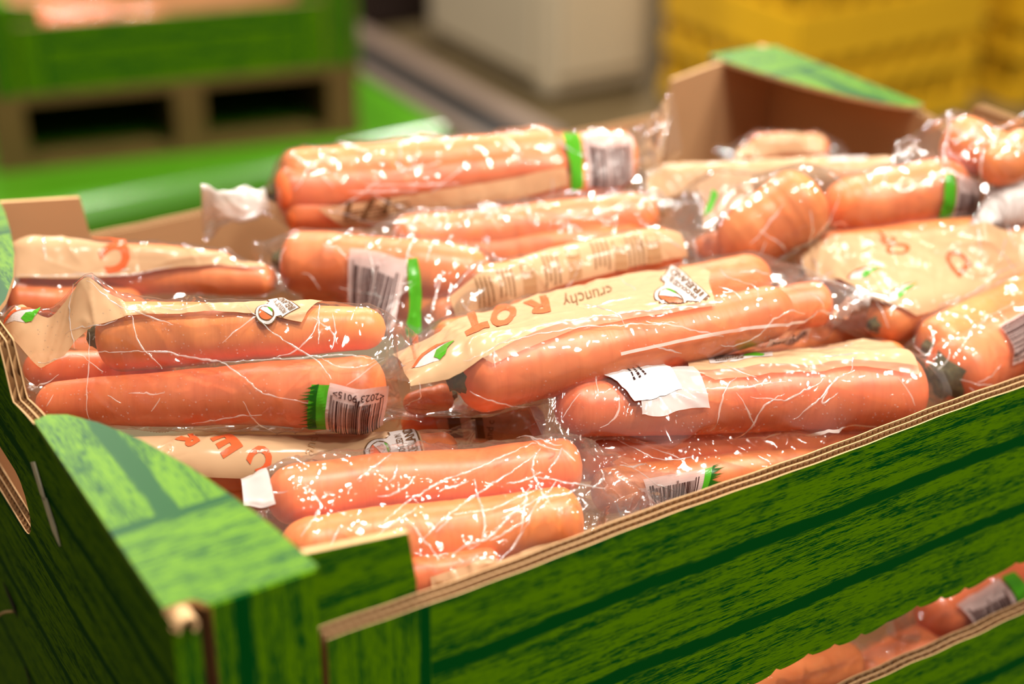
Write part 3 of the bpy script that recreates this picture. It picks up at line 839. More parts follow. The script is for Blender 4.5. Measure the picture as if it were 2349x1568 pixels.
def dew(bag, n, seed, pxbox):
    '''condensation beads on the film'''
    rng = np.random.RandomState(seed); m = bag.face & (bag.px[..., 0] > pxbox[0]) & (bag.px[..., 0] < pxbox[2]) & (bag.px[..., 1] > pxbox[1]) & (bag.px[..., 1] < pxbox[3])
    c = np.argwhere(m); V, Fc = [], []
    for _ in range(n):
        p = c[rng.randint(len(c))] + rng.rand(2) * .9; P = bag.map(p, .0002); nn = bag.map(p, .0012) - P; nn /= np.linalg.norm(nn)
        t1 = np.cross(nn, [0, 0, 1.]); t1 /= np.linalg.norm(t1); t2 = np.cross(nn, t1); r = rng.uniform(.00022, .0006)
        o = len(V)
        for el in (0, .55, 1.05):
            for k in range(7): V.append(P + r * (math.cos(el) * (math.cos(k * .8976) * t1 + math.sin(k * .8976) * t2) + .7 * math.sin(el) * nn))
        V.append(P + r * .7 * nn)
        for e in range(2):
            for k in range(7): Fc.append((o + e * 7 + k, o + e * 7 + (k + 1) % 7, o + e * 7 + 7 + (k + 1) % 7, o + e * 7 + 7 + k))
        for k in range(7): Fc.append((o + 14 + k, o + 14 + (k + 1) % 7, o + 21))
    o = part('dew_drops', V, Fc, DEW, bag.root, smooth=True); o['kind'] = 'stuff'
# ------------------------------------------------------------------ the shop behind
FLOORM = plain('worn_brown_floor', (.095, .065, .028), .55, .3, noise=.25, nscale=3)
v, f = box(-6, 9, -4, 10, -Z0 - .05, -Z0)
o = obj('floor', v, f, FLOORM, None, loc=np.array([0, 0, Z0])); o['kind'] = 'structure'
GPLASTIC = plain('glossy_green_plinth', (.055, .20, .006), .22, .5, noise=.05, nscale=6)
PX1 = 1.145
pl = thing('display_plinth', (.1, 2.5, -Z0), 'low glossy green plinth with a rounded front edge, under the pallet', 'plinth')
Vp, Fp = [], []
prof = [(1.80, -Z0), (1.80, -.645)] + [(1.845 - .045 * math.cos(a), -.645 + .045 * math.sin(a)) for a in np.linspace(0.1, math.pi / 2, 10)] + [(3.2, -.60), (3.2, -Z0)]
for x in (-1.3, PX1):
    Vp += [(x, y, z) for y, z in prof]
n = len(prof)
Fp = [(i, i + n, (i + 1) % n + n, (i + 1) % n) for i in range(n)] + [tuple(range(n)), tuple(range(2 * n - 1, n - 1, -1))]
part('plinth_body', Vp, Fp, GPLASTIC, pl)
v, f = box(-1.28, PX1 - .02, 1.796, 1.80, -Z0, -.70); part('kick_strip', v, f, plain('dark_kick_strip', (.01, .06, .01), .5), pl)
# bumper rails beside the plinth
RAIL = plain('taupe_rail', (.15, .105, .08), .4, .5, noise=.1)
GAPSHADE = plain('rail_gap_black', (.006, .005, .005), .6)  # black strip painted in for the shade in the gap between the bars
r = thing('bumper_rail', (1.225, 2.5, -Z0), 'taupe double floor rail with a dark gap beside the green plinth', 'rail')
for xa, xb, y0 in ((1.160, 1.19, 1.72), (1.262, 1.315, 1.69)):
    v, f = rbox(xa, xb, y0, 3.4, -.635, -.60, .008); part('rail_bar', v, f, RAIL, r)
    for y in (y0 + .06, 2.4, 3.1):
        v, f = box(xa + .008, xb - .008, y, y + .03, -Z0, -.63); part('rail_post', v, f, RAIL, r)
v, f = box(1.188, 1.266, 1.71, 3.38, -.64, -.618); part('rail_gap_shade', v, f, GAPSHADE, r)
# beige cabinet
BEIGE = plain('beige_enamel', (.52, .43, .30), .35, .5, noise=.04, nscale=4)
cb = thing('cabinet', (1.74, 2.44, -Z0), 'beige metal cabinet standing on the floor behind the crate', 'cabinet')
v, f = rbox(1.60, 1.86, 2.19, 2.70, -.738, .25, .015); part('cabinet_body', v, f, BEIGE, cb, smooth=False)
v, f = rbox(1.625, 1.84, 2.178, 2.193, -.70, .22, .006); part('cabinet_door', v, f, BEIGE, cb)
v, f = rbox(1.588, 1.603, 2.23, 2.67, -.70, .22, .006); part('side_panel', v, f, BEIGE, cb)
for x, y in ((1.63, 2.23), (1.83, 2.23), (1.63, 2.66), (1.83, 2.66)):
    v, f = rbox(x - .02, x + .02, y - .02, y + .02, -Z0, -.735, .003); part('foot', v, f, plain('dark_foot', (.03, .025, .02), .6), cb)
# dark bin far behind
db = thing('storage_bin', (1.42, 3.2, -Z0), 'dark brown bin in the shade left of the beige cabinet', 'bin')
DKB = plain('dark_brown_plastic', (.018, .008, .006), .5)
v, f = rbox(1.30, 1.75, 2.85, 3.5, -Z0, .1, .02); part('bin_body', v, f, DKB, db)
v, f = rbox(1.28, 1.77, 2.83, 3.52, .09, .13, .01); part('bin_rim', v, f, DKB, db)
# pallet under the background crate
WOOD = plain('pallet_wood', (.13, .08, .022), .8, .2, noise=.25, nscale=14)
PA = np.array([.421, 1.987]); PB = np.array([.998, 1.861]); pu = (PB - PA) / np.linalg.norm(PB - PA); pv = np.array([-pu[1], pu[0]])
pang = math.atan2(pu[1], pu[0])
def pl_place(V):
    V = np.asarray(V, float); xy = PA + V[:, :1] * pu + V[:, 1:2] * pv
    return np.concatenate([xy, V[:, 2:3] - .60], 1)
pal = thing('wooden_pallet', (*(PA + .3 * pu + .35 * pv), -.60), 'wooden pallet with two dark fork openings on the green plinth', 'pallet')
for k in range(3):
    u0 = (.0, .283, .540)[k]
    v, f = box(u0, u0 + .05, 0, .95, .022, .108); part('pallet_stringer', pl_place(v), f, WOOD, pal)  # run solid full depth so no light enters from the sides
    v, f = box(u0 - .004, u0 + .054, 0, .95, 0, .022); part('bottom_board', pl_place(v), f, WOOD, pal)
for a, b_ in ((.055, .280), (.338, .536)):
    for y in (0, .90):
        V = [(a, y, 0), (b_, y, 0), (b_, y, .008), (b_ - .035, y, .022), (a + .01, y, .022), (a, y, .018)]; V += [(x, y + .035, z) for x, y, z in V]
        Fc = [tuple(range(6)), tuple(range(11, 5, -1))] + [(i, 6 + i, 6 + (i + 1) % 6, (i + 1) % 6) for i in range(6)]
        part('chamfered_board', pl_place(V), Fc, WOOD, pal)
    v, f = box(a, b_, .94, .95, .02, .108); part('opening_light_block', pl_place(v), f, WOOD, pal)  # unseen board added to keep light out of the fork openings
for k in range(8):
    v, f = box(-.005, .597, k * .119, k * .119 + .1185, .108, .122); part('deck_board', pl_place(v), f, WOOD, pal)  # butted without gaps so no light falls into the openings
bgc = make_crate(0, 'green wood-print crate standing on the wooden pallet behind', detail=False)
def to_bg(p):                     # crate space of the front crate -> crate space of the background crate
    q = np.asarray(p, float); xy = PA + .004 * pv + (q[0] - .004) * pu + q[1] * pv
    return np.array([xy[0], xy[1], q[2] - .478 + .1455])
c0 = to_bg((L_ / 2, W_ / 2, HB)); bgc.location = (c0[0], c0[1], c0[2] + Z0); bgc.rotation_euler[2] = pang
def copy_tree(o, parent=None):
    c = o.copy(); C.objects.link(c)
    if parent: c.parent = parent
    for ch in o.children: copy_tree(ch, c)
    return c
def send_back(o, label):
    c = copy_tree(o); p = np.array(o.location) - [0, 0, Z0]; q = to_bg(p)
    c.location = (q[0], q[1], q[2] + Z0); c.rotation_euler[2] = pang
    c['label'] = label; c['group'] = 'bags of carrots in the background crate'
    return c
st_ = thing('display_stand', (.3, .2, -Z0), 'dark wooden stand underneath the tall front crate', 'stand')
v, f = box(.03, .57, .03, .37, -.33, -.300); part('stand_top', v, f, plain('dark_stand_wood', (.05, .03, .015), .7), st_)
for x, y in ((.06, .06), (.54, .06), (.06, .34), (.54, .34)):
    v, f = box(x - .02, x + .02, y - .02, y + .02, -Z0, -.33); part('leg', v, f, WOOD, st_)
# yellow crates
YEL = plain('yellow_plastic', (.78, .45, .015), .35, .5, noise=.06, nscale=5)
def yellow_crate(x0, y0, z0, w_=.56, d_=.38, h_=.30, label=''):
    t = thing('plastic_crate', (x0 + w_ / 2, y0 + d_ / 2, z0), label, 'crate', 'yellow plastic crates')
    v, f = box(x0 + .01, x0 + w_ - .01, y0 + .01, y0 + d_ - .01, z0, z0 + .015); part('crate_floor', v, f, YEL, t)
    for z_, hh in ((z0, .045), (z0 + h_ - .05, .05), (z0 + h_ * .46, .035)):
        v, f = join(box(x0 - .004, x0 + w_ + .004, y0 - .004, y0 + .012, z_, z_ + hh), box(x0 - .004, x0 + w_ + .004, y0 + d_ - .012, y0 + d_ + .004, z_, z_ + hh),
                    box(x0 - .004, x0 + .012, y0 + .012, y0 + d_ - .012, z_, z_ + hh), box(x0 + w_ - .012, x0 + w_ + .004, y0 + .012, y0 + d_ - .012, z_, z_ + hh))
        part('crate_band', v, f, YEL, t)
    for k in range(9):
        u = x0 + w_ * k / 8
        for yy in (y0 + .001, y0 + d_ - .011):
            wd = .03 if k in (0, 8) else .016
            v, f = box(max(x0, u - wd), min(x0 + w_, u + wd), yy, yy + .008, z0 + .03, z0 + h_ - .03); part('crate_slat', v, f, YEL, t)
    for k in range(1, 6):
        u = y0 + d_ * k / 6
        for xx in (x0 + .001, x0 + w_ - .011):
            v, f = box(xx, xx + .008, u - .016, u + .016, z0 + .03, z0 + h_ - .03); part('crate_slat', v, f, YEL, t)
    return t
for k, lb_ in enumerate(('yellow slotted crate on the floor beside the beige cabinet', 'yellow slotted crate second from the floor beside the beige cabinet', 'yellow slotted crate third from the floor beside the beige cabinet')):
    yellow_crate(1.85, 1.72, -Z0 + .226 * k, .50, .40, .224, lb_)
for k, lb_ in enumerate(('yellow slotted crate on the floor at the right edge', 'yellow slotted crate second from the floor at the right edge', 'yellow slotted crate third from the floor at the right edge')):
    yellow_crate(2.44, 1.68, -Z0 + .226 * k, .50, .40, .224, lb_)
WALLM = plain('shop_wall_paint', (.42, .36, .27), .8, .2, noise=.05, nscale=2)
for nm, bb in (('wall_back', (-6, 9, 9.9, 10, -Z0, 3.2)), ('wall_right', (8.9, 9, -4, 9.9, -Z0, 3.2)), ('wall_left', (-6, -5.9, -4, 9.9, -Z0, 3.2))):
    v, f = box(*bb); o = obj(nm, v, f, WALLM, None, loc=np.array([0, 0, Z0])); o['kind'] = 'structure'
# ---- 1: sharp bag at the left with the 2023 9015 barcode
b = Bag('clear carrot bag at left with the 2023 9015 barcode and a raised cream fold', (30, 860, -.034), (938, 905, -.018),
    [('long lower carrot tapering left beside the 2023 9015 barcode', (885, 893, -.018), (85, 925, -.036), 86, 46, dict(stem=False)),
     ('upper carrot with a dark stem at its left, above the 2023 9015 carrot', (225, 772, -.009), (885, 752, .001), 82, 46),
     ('carrot tip poking out left of the dark stem in the 2023 bag', (400, 850, -.033), (55, 845, -.036), 50, 38, dict(stem=False))],
    sw=(.010, 70, .024, 35), ghosts=[(205, 640, .018, .001), (300, 705, .006, .002), (40, 720, .0, .002)], k=.62, ncr=75, NS=220, NU=170)
B1 = b
b.panel('cream_print', [(8, 760), (60, 680), (200, 634), (300, 700), (500, 694), (640, 690), (740, 690)], [(95, 845), (150, 815), (215, 745), (330, 722), (470, 712), (600, 722), (690, 740)], CREAM)
leaf(b, [(10, 745), (88, 745), (88, 668), (30, 672)])
badge(b, (630, 706), (-34, -52), 90)
word(b, '&', (432, 676), (-16, -22), 26, BROWN, .0)
barcode(b, [(748, 982), (884, 982), (892, 884), (758, 880)], 3, None, [(722, 980), (684, 980), (688, 884), (724, 884)], [(708, 982), (750, 982), (756, 882), (716, 882)])
word(b, '<2023 9015>', (825, 903), (-118, -2), 15, DKINK, .01, .0009, 'barcode_digits')

creases(b, [[(205, 760), (203, 860), (206, 965)], [(205, 805), (380, 805), (510, 830), (600, 900), (710, 925)], [(200, 640), (290, 710), (400, 745)], [(560, 700), (620, 760), (730, 830), (760, 870)],
  [(510, 830), (650, 822), (800, 815), (885, 822)], [(90, 830), (200, 820), (235, 850)], [(110, 930), (125, 905)], [(440, 970), (600, 950)], [(735, 700), (730, 790)], [(760, 800), (770, 760), (765, 720)], [(170, 650), (160, 700), (175, 800)],
  [(250, 905), (280, 925)], [(350, 940), (370, 910)]], 14, seed=2)
dew(b, 330, 3, (60, 700, 640, 960))
# ---- 2: centre bag
b = Bag('central carrot bag with the IRELAND badge, its clear pointed corner at the right', (908, 905, -.022), (2062, 690, -.030),
    [('big front carrot of the central bag, lying below the IRELAND badge', (1052, 872, -.012), (1810, 704, -.014), 88, 62),
     ('rounded carrot end at the right of the central bag', (1905, 694, -.028), (1500, 735, -.030), 54, 45, dict(stem=False)),
     ('carrot under the cream print of the central bag', (1000, 800, -.028), (1760, 630, -.028), 62, 58, dict(stem=False)),
     ('small carrot tip in the twisted left end of the central bag', (1040, 905, -.040), (925, 930, -.045), 34, 26)],
    sw=(.012, 60, .012, 80), k=.5, ncr=60, NS=220, NU=170, ghosts=[(1790, 800, -.040, .001), (1880, 772, -.040, .001)])
B2 = b
b.panel('cream_print', [(900, 812), (1010, 760), (1200, 690), (1350, 650), (1490, 622), (1590, 612), (1630, 625)], [(930, 890), (1030, 872), (1110, 820), (1200, 775), (1300, 738), (1460, 712), (1640, 690)], CREAM)
b.panel('thin_cream_print', [(1110, 820), (1200, 775), (1300, 738), (1460, 712), (1640, 690)], [(1130, 835), (1230, 790), (1330, 752), (1480, 728), (1640, 700)], CREAM_T)
leaf(b, [(950, 845), (1040, 835), (1045, 780), (960, 790)])
for ch, c_, r_, u_ in (('T', (1088, 742), (-52, 24), 46), ('O', (1155, 722), (-52, 22), 46), ('R', (1232, 706), (-54, 18), 40)):
    word(b, ch, c_, r_, u_, bold=.05)
word(b, 'crunchy', (1345, 678), (-110, 32), 34, LTBROWN, .004)
badge(b, (1550, 680), (-76, -64), 92, clip=lambda p: p[:, 1] < 700 - (p[:, 0] - 1460) * .04)
ribbon(b, [(1420, 812), (1560, 782), (1700, 755), (1800, 742), (1900, 716), (2030, 692)], 6, SEAMW)
barcode(b, [(1755, 800), (1850, 780), (1862, 752), (1765, 775)], 8)
word(b, '202', (1833, 766), (-36, 6), 14, DKINK, .01, .0009, 'barcode_digits')

creases(b, [[(1060, 830), (1200, 762), (1300, 736), (1500, 716), (1620, 702)], [(1150, 790), (1340, 750), (1560, 742)], [(1480, 740), (1600, 760), (1660, 770)], [(1650, 660), (1700, 692)], [(1500, 790), (1560, 812)], [(1080, 900), (1140, 925), (1230, 930)],
  [(1850, 640), (1940, 660), (2040, 690)], [(1130, 800), (1135, 840)], [(960, 880), (930, 930)]], 14, seed=4)
dew(b, 200, 5, (1100, 720, 1800, 940))
# ---- 3: front right bag with the white sticker
b = Bag('carrot bag with a blank white sticker, lying against the front wall of the crate', (1222, 985, -.034), (2135, 880, -.046),
    [('broad front carrot beneath the white sticker', (2112, 892, -.046), (1272, 938, -.030), 88, 66, dict(stem=False)),
     ('rear carrot under the cream top of the stickered bag', (1340, 880, -.046), (2080, 826, -.056), 52, 46, dict(stem=False))],
    sw=(.020, 95, .016, 80), k=.55, ncr=70, NS=220, NU=170, ghosts=[(1540, 1020, -.036, .0006), (1900, 992, -.047, .0006)])
B3 = b
b.panel('cream_print', [(1590, 812), (1750, 798), (1900, 785), (2050, 775), (2090, 790)], [(1580, 852), (1700, 845), (1850, 838), (1980, 826), (2105, 838)], CREAM)
b.panel('thin_cream_print', [(1580, 852), (1700, 845), (1850, 838), (1980, 826), (2105, 838)], [(1640, 872), (1750, 862), (1860, 852), (1980, 842), (2110, 862)], CREAM_T)
ls = b.panel('frosted_label', [(1465, 868), (1520, 850), (1590, 842)], [(1472, 952), (1540, 948), (1626, 938)], FROST, .0006)
st = b.panel('white_sticker', [(1352, 846), (1420, 835), (1485, 828)], [(1455, 922), (1510, 912), (1562, 892)], PAPER, .0010)
b.art('sticker_text', dashes(4, 3, fill=.34, short=.1), [(1452, 876), (1392, 838), (1430, 832), (1486, 862)], DKINK, .0013, st)
bd = b.art('maker_badge', poly([(0, 0), (.4, 0), (1, .35), (1, .95), (.7, 1), (.45, .8), (0, .75)], thr=.2), [(1630, 836), (1775, 828), (1770, 796), (1625, 814)], WHITE, .0006)
b.art('badge_leaf', poly(circ(.72, .62, .17, .28)), [(1630, 836), (1775, 828), (1770, 796), (1625, 814)], GREEN, .0009, bd)
b.art('badge_text', dashes(9, 3, .1, .55, .1, .75, fill=.5, short=.1), [(1630, 836), (1775, 828), (1770, 796), (1625, 814)], BROWN, .0009, bd)
ribbon(b, [(1540, 1018), (1640, 1010), (1760, 1000), (1900, 988), (2010, 975)], 5, SEAMW)

creases(b, [[(1680, 1005), (1750, 930), (1800, 905)], [(1380, 980), (1410, 960), (1425, 930), (1420, 905)], [(1560, 905), (1700, 888), (1800, 875)], [(1820, 960), (1900, 880), (1960, 850)], [(1720, 910), (1800, 920), (1890, 870)], [(2060, 870), (2100, 930)],
  [(1290, 960), (1330, 905)], [(1900, 880), (1880, 930), (1920, 900)]], 14, seed=6)
dew(b, 300, 7, (1300, 900, 2100, 1010))
# ---- 4: front left bag, cream print upwards
b = Bag('carrot bag under the near corner flap with red lettering and the round emblem', (190, 1020, -.046), (1095, 1020, -.052),
    [('carrot end showing right of the IRELAND badge in the red-lettered bag', (1055, 1048, -.052), (255, 1075, -.050), 58, 58, dict(stem=False)),
     ('carrot lying under the red letters of the front left bag', (1000, 1100, -.062), (380, 1120, -.062), 48, 45, dict(stem=False))],
    sw=(.022, 90, .02, 90), k=.55, ncr=18, NS=190, NU=140, wrink=.0003)
B4 = b
b.panel('cream_print', [(215, 1000), (400, 990), (600, 988), (800, 986), (960, 990)], [(330, 1085), (480, 1095), (640, 1098), (800, 1092), (985, 1080)], CREAM)
for ch, c_, r_, u_ in (('R', (432, 1012), (-40, 26), 34), ('E', (520, 1016), (-44, 30), 56), ('C', (600, 1052), (-40, 36), 56)):
    word(b, ch, c_, r_, u_, bold=.05)
word(b, 'and c', (715, 1010), (26, -62), 26, TANINK, -.004)
badge(b, (898, 1028), (-22, -72), 118)

# ---- 5: blurred front bag along the near wall
b = Bag('crumpled clear carrot bag nearest the viewer, beside the near corner flap', (560, 1200, -.056), (1560, 1130, -.066),
    [('carrot with a round right end at the back of the nearest crumpled bag', (1335, 1066, -.046), (610, 1140, -.050), 66, 74, dict(stem=False)),
     ('carrot with a round right end at the front of the nearest crumpled bag', (1338, 1190, -.056), (640, 1262, -.058), 78, 78, dict(stem=False)),
     ('carrot lowest in the nearest crumpled bag, by the green tab', (1150, 1300, -.064), (700, 1350, -.066), 50, 45, dict(stem=False))],
    sw=(.03, 90, .018, 90), k=.45, ncr=110, NS=210, NU=170, cramp=(.0005, .0018), crl=(.015, .06))
B5 = b
b.panel('paper_label', [(495, 1092), (560, 1082), (610, 1075)], [(560, 1160), (600, 1165), (634, 1158)], WHITE, .0008)
b.panel('cream_print', [(985, 1325), (1100, 1288), (1280, 1240)], [(990, 1375), (1120, 1330), (1300, 1280)], CREAM)
b.art('small_print', dashes(6, 3, fill=.5), [(1010, 1358), (1270, 1282), (1262, 1252), (1000, 1326)], TANINK, .0009)

creases(b, [[(880, 1200), (1000, 1110), (1100, 1070), (1230, 1020)], [(700, 1110), (740, 1160), (690, 1230)], [(960, 1250), (1100, 1130), (1230, 1040)], [(820, 1100), (900, 1040)], [(1040, 1180), (1250, 1120)], [(750, 1270), (780, 1210)], [(1150, 1190), (1330, 1120)],
  [(1000, 1220), (1030, 1190)], [(1290, 1030), (1320, 1060)], [(850, 1240), (960, 1160)], [(1120, 1240), (1220, 1190)]], 22, 6, seed=8)
# ---- 6: front right, half hidden by the front wall
b = Bag('carrot bag low against the front wall with a barcode and grass blades', (1290, 1120, -.066), (2140, 985, -.072),
    [('long carrot behind the low barcode by the front wall', (1300, 1052, -.058), (2080, 990, -.068), 56, 48, dict(stem=False)),
     ('carrot carrying the low barcode by the front wall', (1360, 1130, -.066), (2000, 1050, -.076), 54, 50, dict(stem=False))],
    sw=(.02, 90, .02, 90), k=.6, ncr=45, NS=180, NU=130)
B6 = b
barcode(b, [(1487, 1170), (1598, 1146), (1618, 1074), (1472, 1098)], 12, None, [(1618, 1138), (1650, 1126), (1668, 1066), (1640, 1070)], [(1598, 1146), (1618, 1138), (1640, 1070), (1618, 1074)])

creases(b, [[(1420, 1060), (1500, 1110), (1560, 1130)]], 12, seed=9)
# ---- 7: bag cut off by the right edge
b = Bag('carrot bag at the right edge with a dark cut stem and a barcode', (2085, 860, -.052), (2490, 640, -.045),
    [('thick carrot with a dark hollow stem by the right edge', (2165, 868, -.052), (2460, 720, -.050), 80, 72, dict(stem='big')),
     ('carrot above the dark-stemmed one at the right edge', (2130, 800, -.048), (2450, 645, -.046), 60, 66)],
    sw=(.012, 20, .02, 90), k=.7, ncr=50, NS=170, NU=130)
B7 = b
barcode(b, [(2292, 748), (2320, 835), (2400, 800), (2372, 700)], 21)

creases(b, [[(2200, 800), (2280, 720), (2330, 690)], [(2150, 850), (2180, 800)]], 16, seed=10)
# ---- 8: upper right bag with cream print and two leaves
b = Bag('cream-printed carrot bag at right with two green leaf emblems', (1795, 650, -.040), (2475, 560, -.036),
    [('carrot with a dark stem under the two leaf emblems', (2005, 745, -.044), (2440, 620, -.042), 52, 50),
     ('carrot with a small dark stem at the left of the two-leaf bag', (1850, 622, -.036), (2430, 570, -.034), 50, 52),
     ('rear carrot lifting the cream print of the two-leaf bag', (1880, 580, -.032), (2420, 535, -.022), 46, 50, dict(stem=False))],
    sw=(.02, 90, .02, 90), k=.55, ncr=60, NS=200, NU=150, ghosts=[(2250, 512, -.008, .001), (2160, 720, -.044, .002)])
B8 = b
b.panel('cream_print', [(1835, 590), (1900, 545), (2020, 533), (2130, 530), (2235, 515), (2400, 520)], [(1850, 640), (1930, 640), (2010, 690), (2100, 722), (2230, 690), (2400, 640)], CREAM)
leaf(b, [(1945, 640), (2000, 640), (2024, 612), (1935, 612)])
leaf(b, [(2030, 690), (2070, 690), (2105, 650), (2020, 655)])
for ch, c_, r_, u_ in (('O', (2060, 572), (-56, 6), 26), ('R', (2030, 550), (-44, -20), 22), ('D', (2195, 600), (-40, -44), 40)):
    word(b, ch, c_, r_, u_)

creases(b, [[(2150, 700), (2250, 660), (2349, 600)], [(2245, 520), (2250, 590)], [(2310, 545), (2290, 600)]], 16, seed=11)
# ---- 9: back right bag
b = Bag('back right carrot bag with a tilted carrot, green stripe and barcode', (1560, 575, -.030), (2330, 400, -.006),
    [('large carrot tilted up to the right in the back right bag', (1880, 440, .002), (1655, 585, -.028), 88, 76, dict(stem=False)),
     ('carrot ending at the green stripe in the back right bag', (2222, 438, -.008), (1890, 482, -.014), 84, 66, dict(stem=False)),
     ('dark low carrot at the left of the back right bag', (1740, 560, -.034), (1590, 575, -.036), 46, 36, dict(stem=False))],
    sw=(.02, 60, .02, 60), k=.5, ncr=60, NS=180, NU=130, ghosts=[(1640, 400, -.006, .002), (1600, 430, -.014, .002)])
B9 = b
b.panel('cream_print', [(1600, 425), (1640, 402), (1720, 385)], [(1612, 530), (1650, 500), (1730, 440)], CREAM_T)
b.art('green_leaf', poly([(0, 0), (.4, 1), (1, .8), (.6, .1)]), [(1615, 495), (1640, 495), (1650, 435), (1625, 435)], GREEN, .0008)
barcode(b, [(2158, 528), (2222, 520), (2252, 420), (2192, 398)], 31, None, None, [(2135, 525), (2160, 528), (2188, 400), (2165, 398)])

creases(b, [[(1900, 395), (1950, 440)], [(1720, 560), (1800, 470)]], 16, 5, seed=12)
# ---- 10: carrots sticking up at the top right
b = Bag('clear carrot bag on top at the back right corner with two blunt carrot ends', (2050, 370, .004), (2385, 335, .022),
    [('blunt carrot standing highest at the back right', (2165, 312, .016), (2375, 395, .006), 66, 55, dict(stem=False)),
     ('blunt carrot below the highest one at the back right', (2370, 335, .020), (2262, 398, .012), 58, 50, dict(stem=False))],
    sw=(.012, 90, .025, 20), k=.5, ncr=45, NS=130, NU=110)

creases(b, [], 14, 6, seed=13)
# ---- 11: cream bags lying at the far back
b = Bag('flat cream-printed carrot bag behind the tilted carrots', (1470, 430, -.034), (2110, 395, -.030),
    [('carrot inside the flat cream bag at the back', (1500, 425, -.034), (2060, 405, -.030), 40, 40, dict(stem=False))],
    sw=(.025, 90, .025, 90), k=.5, ncr=25, NS=120, NU=90)
b.panel('cream_print', [(1480, 395), (1600, 370), (1800, 362), (2050, 350)], [(1490, 470), (1600, 465), (1800, 450), (2060, 430)], CREAM)
b.art('maker_badge', rect(0, 1, 0, 1, 6, 6), [(1900, 372), (1990, 366), (1985, 350), (1905, 352)], WHITE, .0007)
b = Bag('dim carrot bag end in the far corner under the green flap', (1660, 365, -.030), (1940, 355, -.030),
    [('carrot in the shade of the far green flap', (1720, 345, -.028), (1900, 340, -.030), 38, 34, dict(stem=False))],
    sw=(.02, 90, .02, 90), k=.6, ncr=20, NS=80, NU=80)
b.panel('cream_print', [(1690, 345), (1740, 318), (1890, 314)], [(1690, 372), (1740, 362), (1890, 352)], CREAM)

# ---- 12: bag on top at the back
b = Bag('carrot bag on top at the back with a twisted white left end', (465, 488, -.012), (1530, 312, -.002),
    [('upper carrot of the top back bag', (640, 412, .000), (1300, 350, .004), 66, 56, dict(stem=False)),
     ('front carrot of the top back bag, above the brown script', (628, 442, -.004), (1310, 385, -.002), 62, 56),
     ('lower carrot of the top back bag', (650, 490, -.014), (1430, 415, -.012), 46, 48, dict(stem=False)),
     ('carrot end behind the pale barcode of the top back bag', (1465, 365, -.004), (1150, 370, -.006), 66, 56, dict(stem=False))],
    sw=(.018, 20, .027, 12), k=.55, ncr=70, NS=200, NU=150, necks=[(.115, .006, .03)], cramp=(.0004, .0016))
B12 = b
for t0, t1 in ((-170, 0), (0, 170)):
    b.panel('twisted_end', [(None, 0, t0), (None, .05, t0), (None, .125, t0)], [(None, 0, t1), (None, .05, t1), (None, .125, t1)], SEAMW, .0003)
b.panel('cream_print', [(725, 478), (900, 452), (1100, 422), (1300, 385)], [(790, 520), (950, 500), (1120, 468), (1300, 425)], CREAM)
b.art('brown_script', join2([poly([(0, .3), (.1, .95), (.16, .9), (.08, .3)]), poly([(.2, .1), (.42, 1), (.48, .95), (.28, .1)]), poly([(.5, .2), (.62, .9), (.68, .8), (.58, .2)]), poly([(.0, .5), (.9, .62), (.9, .55), (.0, .42)]), dashes(2, 3, 0, 1, 0, .42, fill=.45)]), [(790, 512), (960, 488), (950, 440), (780, 462)], BROWN, .0008)
barcode(b, [(1345, 428), (1450, 408), (1450, 312), (1335, 305)], 41, None, None, [(1310, 440), (1338, 432), (1325, 306), (1290, 308)])

creases(b, [[(800, 440), (960, 436)], [(900, 400), (1010, 372)], [(840, 425), (980, 424), (1060, 420)], [(990, 440), (1075, 370)], [(1540, 270), (1500, 350)]], 22, 6, seed=14)
# ---- 13: crumpled bag below it
b = Bag('crumpled carrot bag under the top back bag', (850, 570, -.030), (1580, 520, -.026),
    [('carrot under the top back bag, wrapped in crumpled film', (900, 552, -.024), (1510, 492, -.022), 56, 54, dict(stem=False)),
     ('second carrot in the crumpled film under the top back bag', (960, 600, -.034), (1480, 550, -.032), 50, 48, dict(stem=False))],
    sw=(.02, 90, .03, 40), k=.5, ncr=110, NS=180, NU=140, cramp=(.0005, .0018), mat=FILM_W)

creases(b, [[(1060, 490), (1150, 478)]], 30, 6, seed=15)
# ---- 14: middle bag with big barcode
b = Bag('middle carrot bag with a large barcode and upright green stripe', (605, 590, -.028), (1130, 690, -.030),
    [('fat blunt carrot left of the large upright barcode', (645, 598, -.024), (1130, 640, -.026), 74, 66),
     ('carrot beneath the fat blunt one in the middle bag', (700, 650, -.042), (1080, 720, -.042), 56, 50, dict(stem=False))],
    sw=(.016, 40, .022, 70), k=.6, ncr=70, NS=180, NU=140, ghosts=[(960, 775, -.040, .002), (880, 760, -.040, .002)])
B14 = b
barcode(b, [(800, 690), (905, 770), (935, 592), (805, 570)], 51, None, None, [(930, 775), (968, 765), (958, 590), (936, 592)])

creases(b, [[(780, 660), (830, 675), (920, 680), (960, 640)], [(990, 720), (1010, 640)], [(740, 560), (780, 570), (800, 600)]], 16, 5, seed=16)
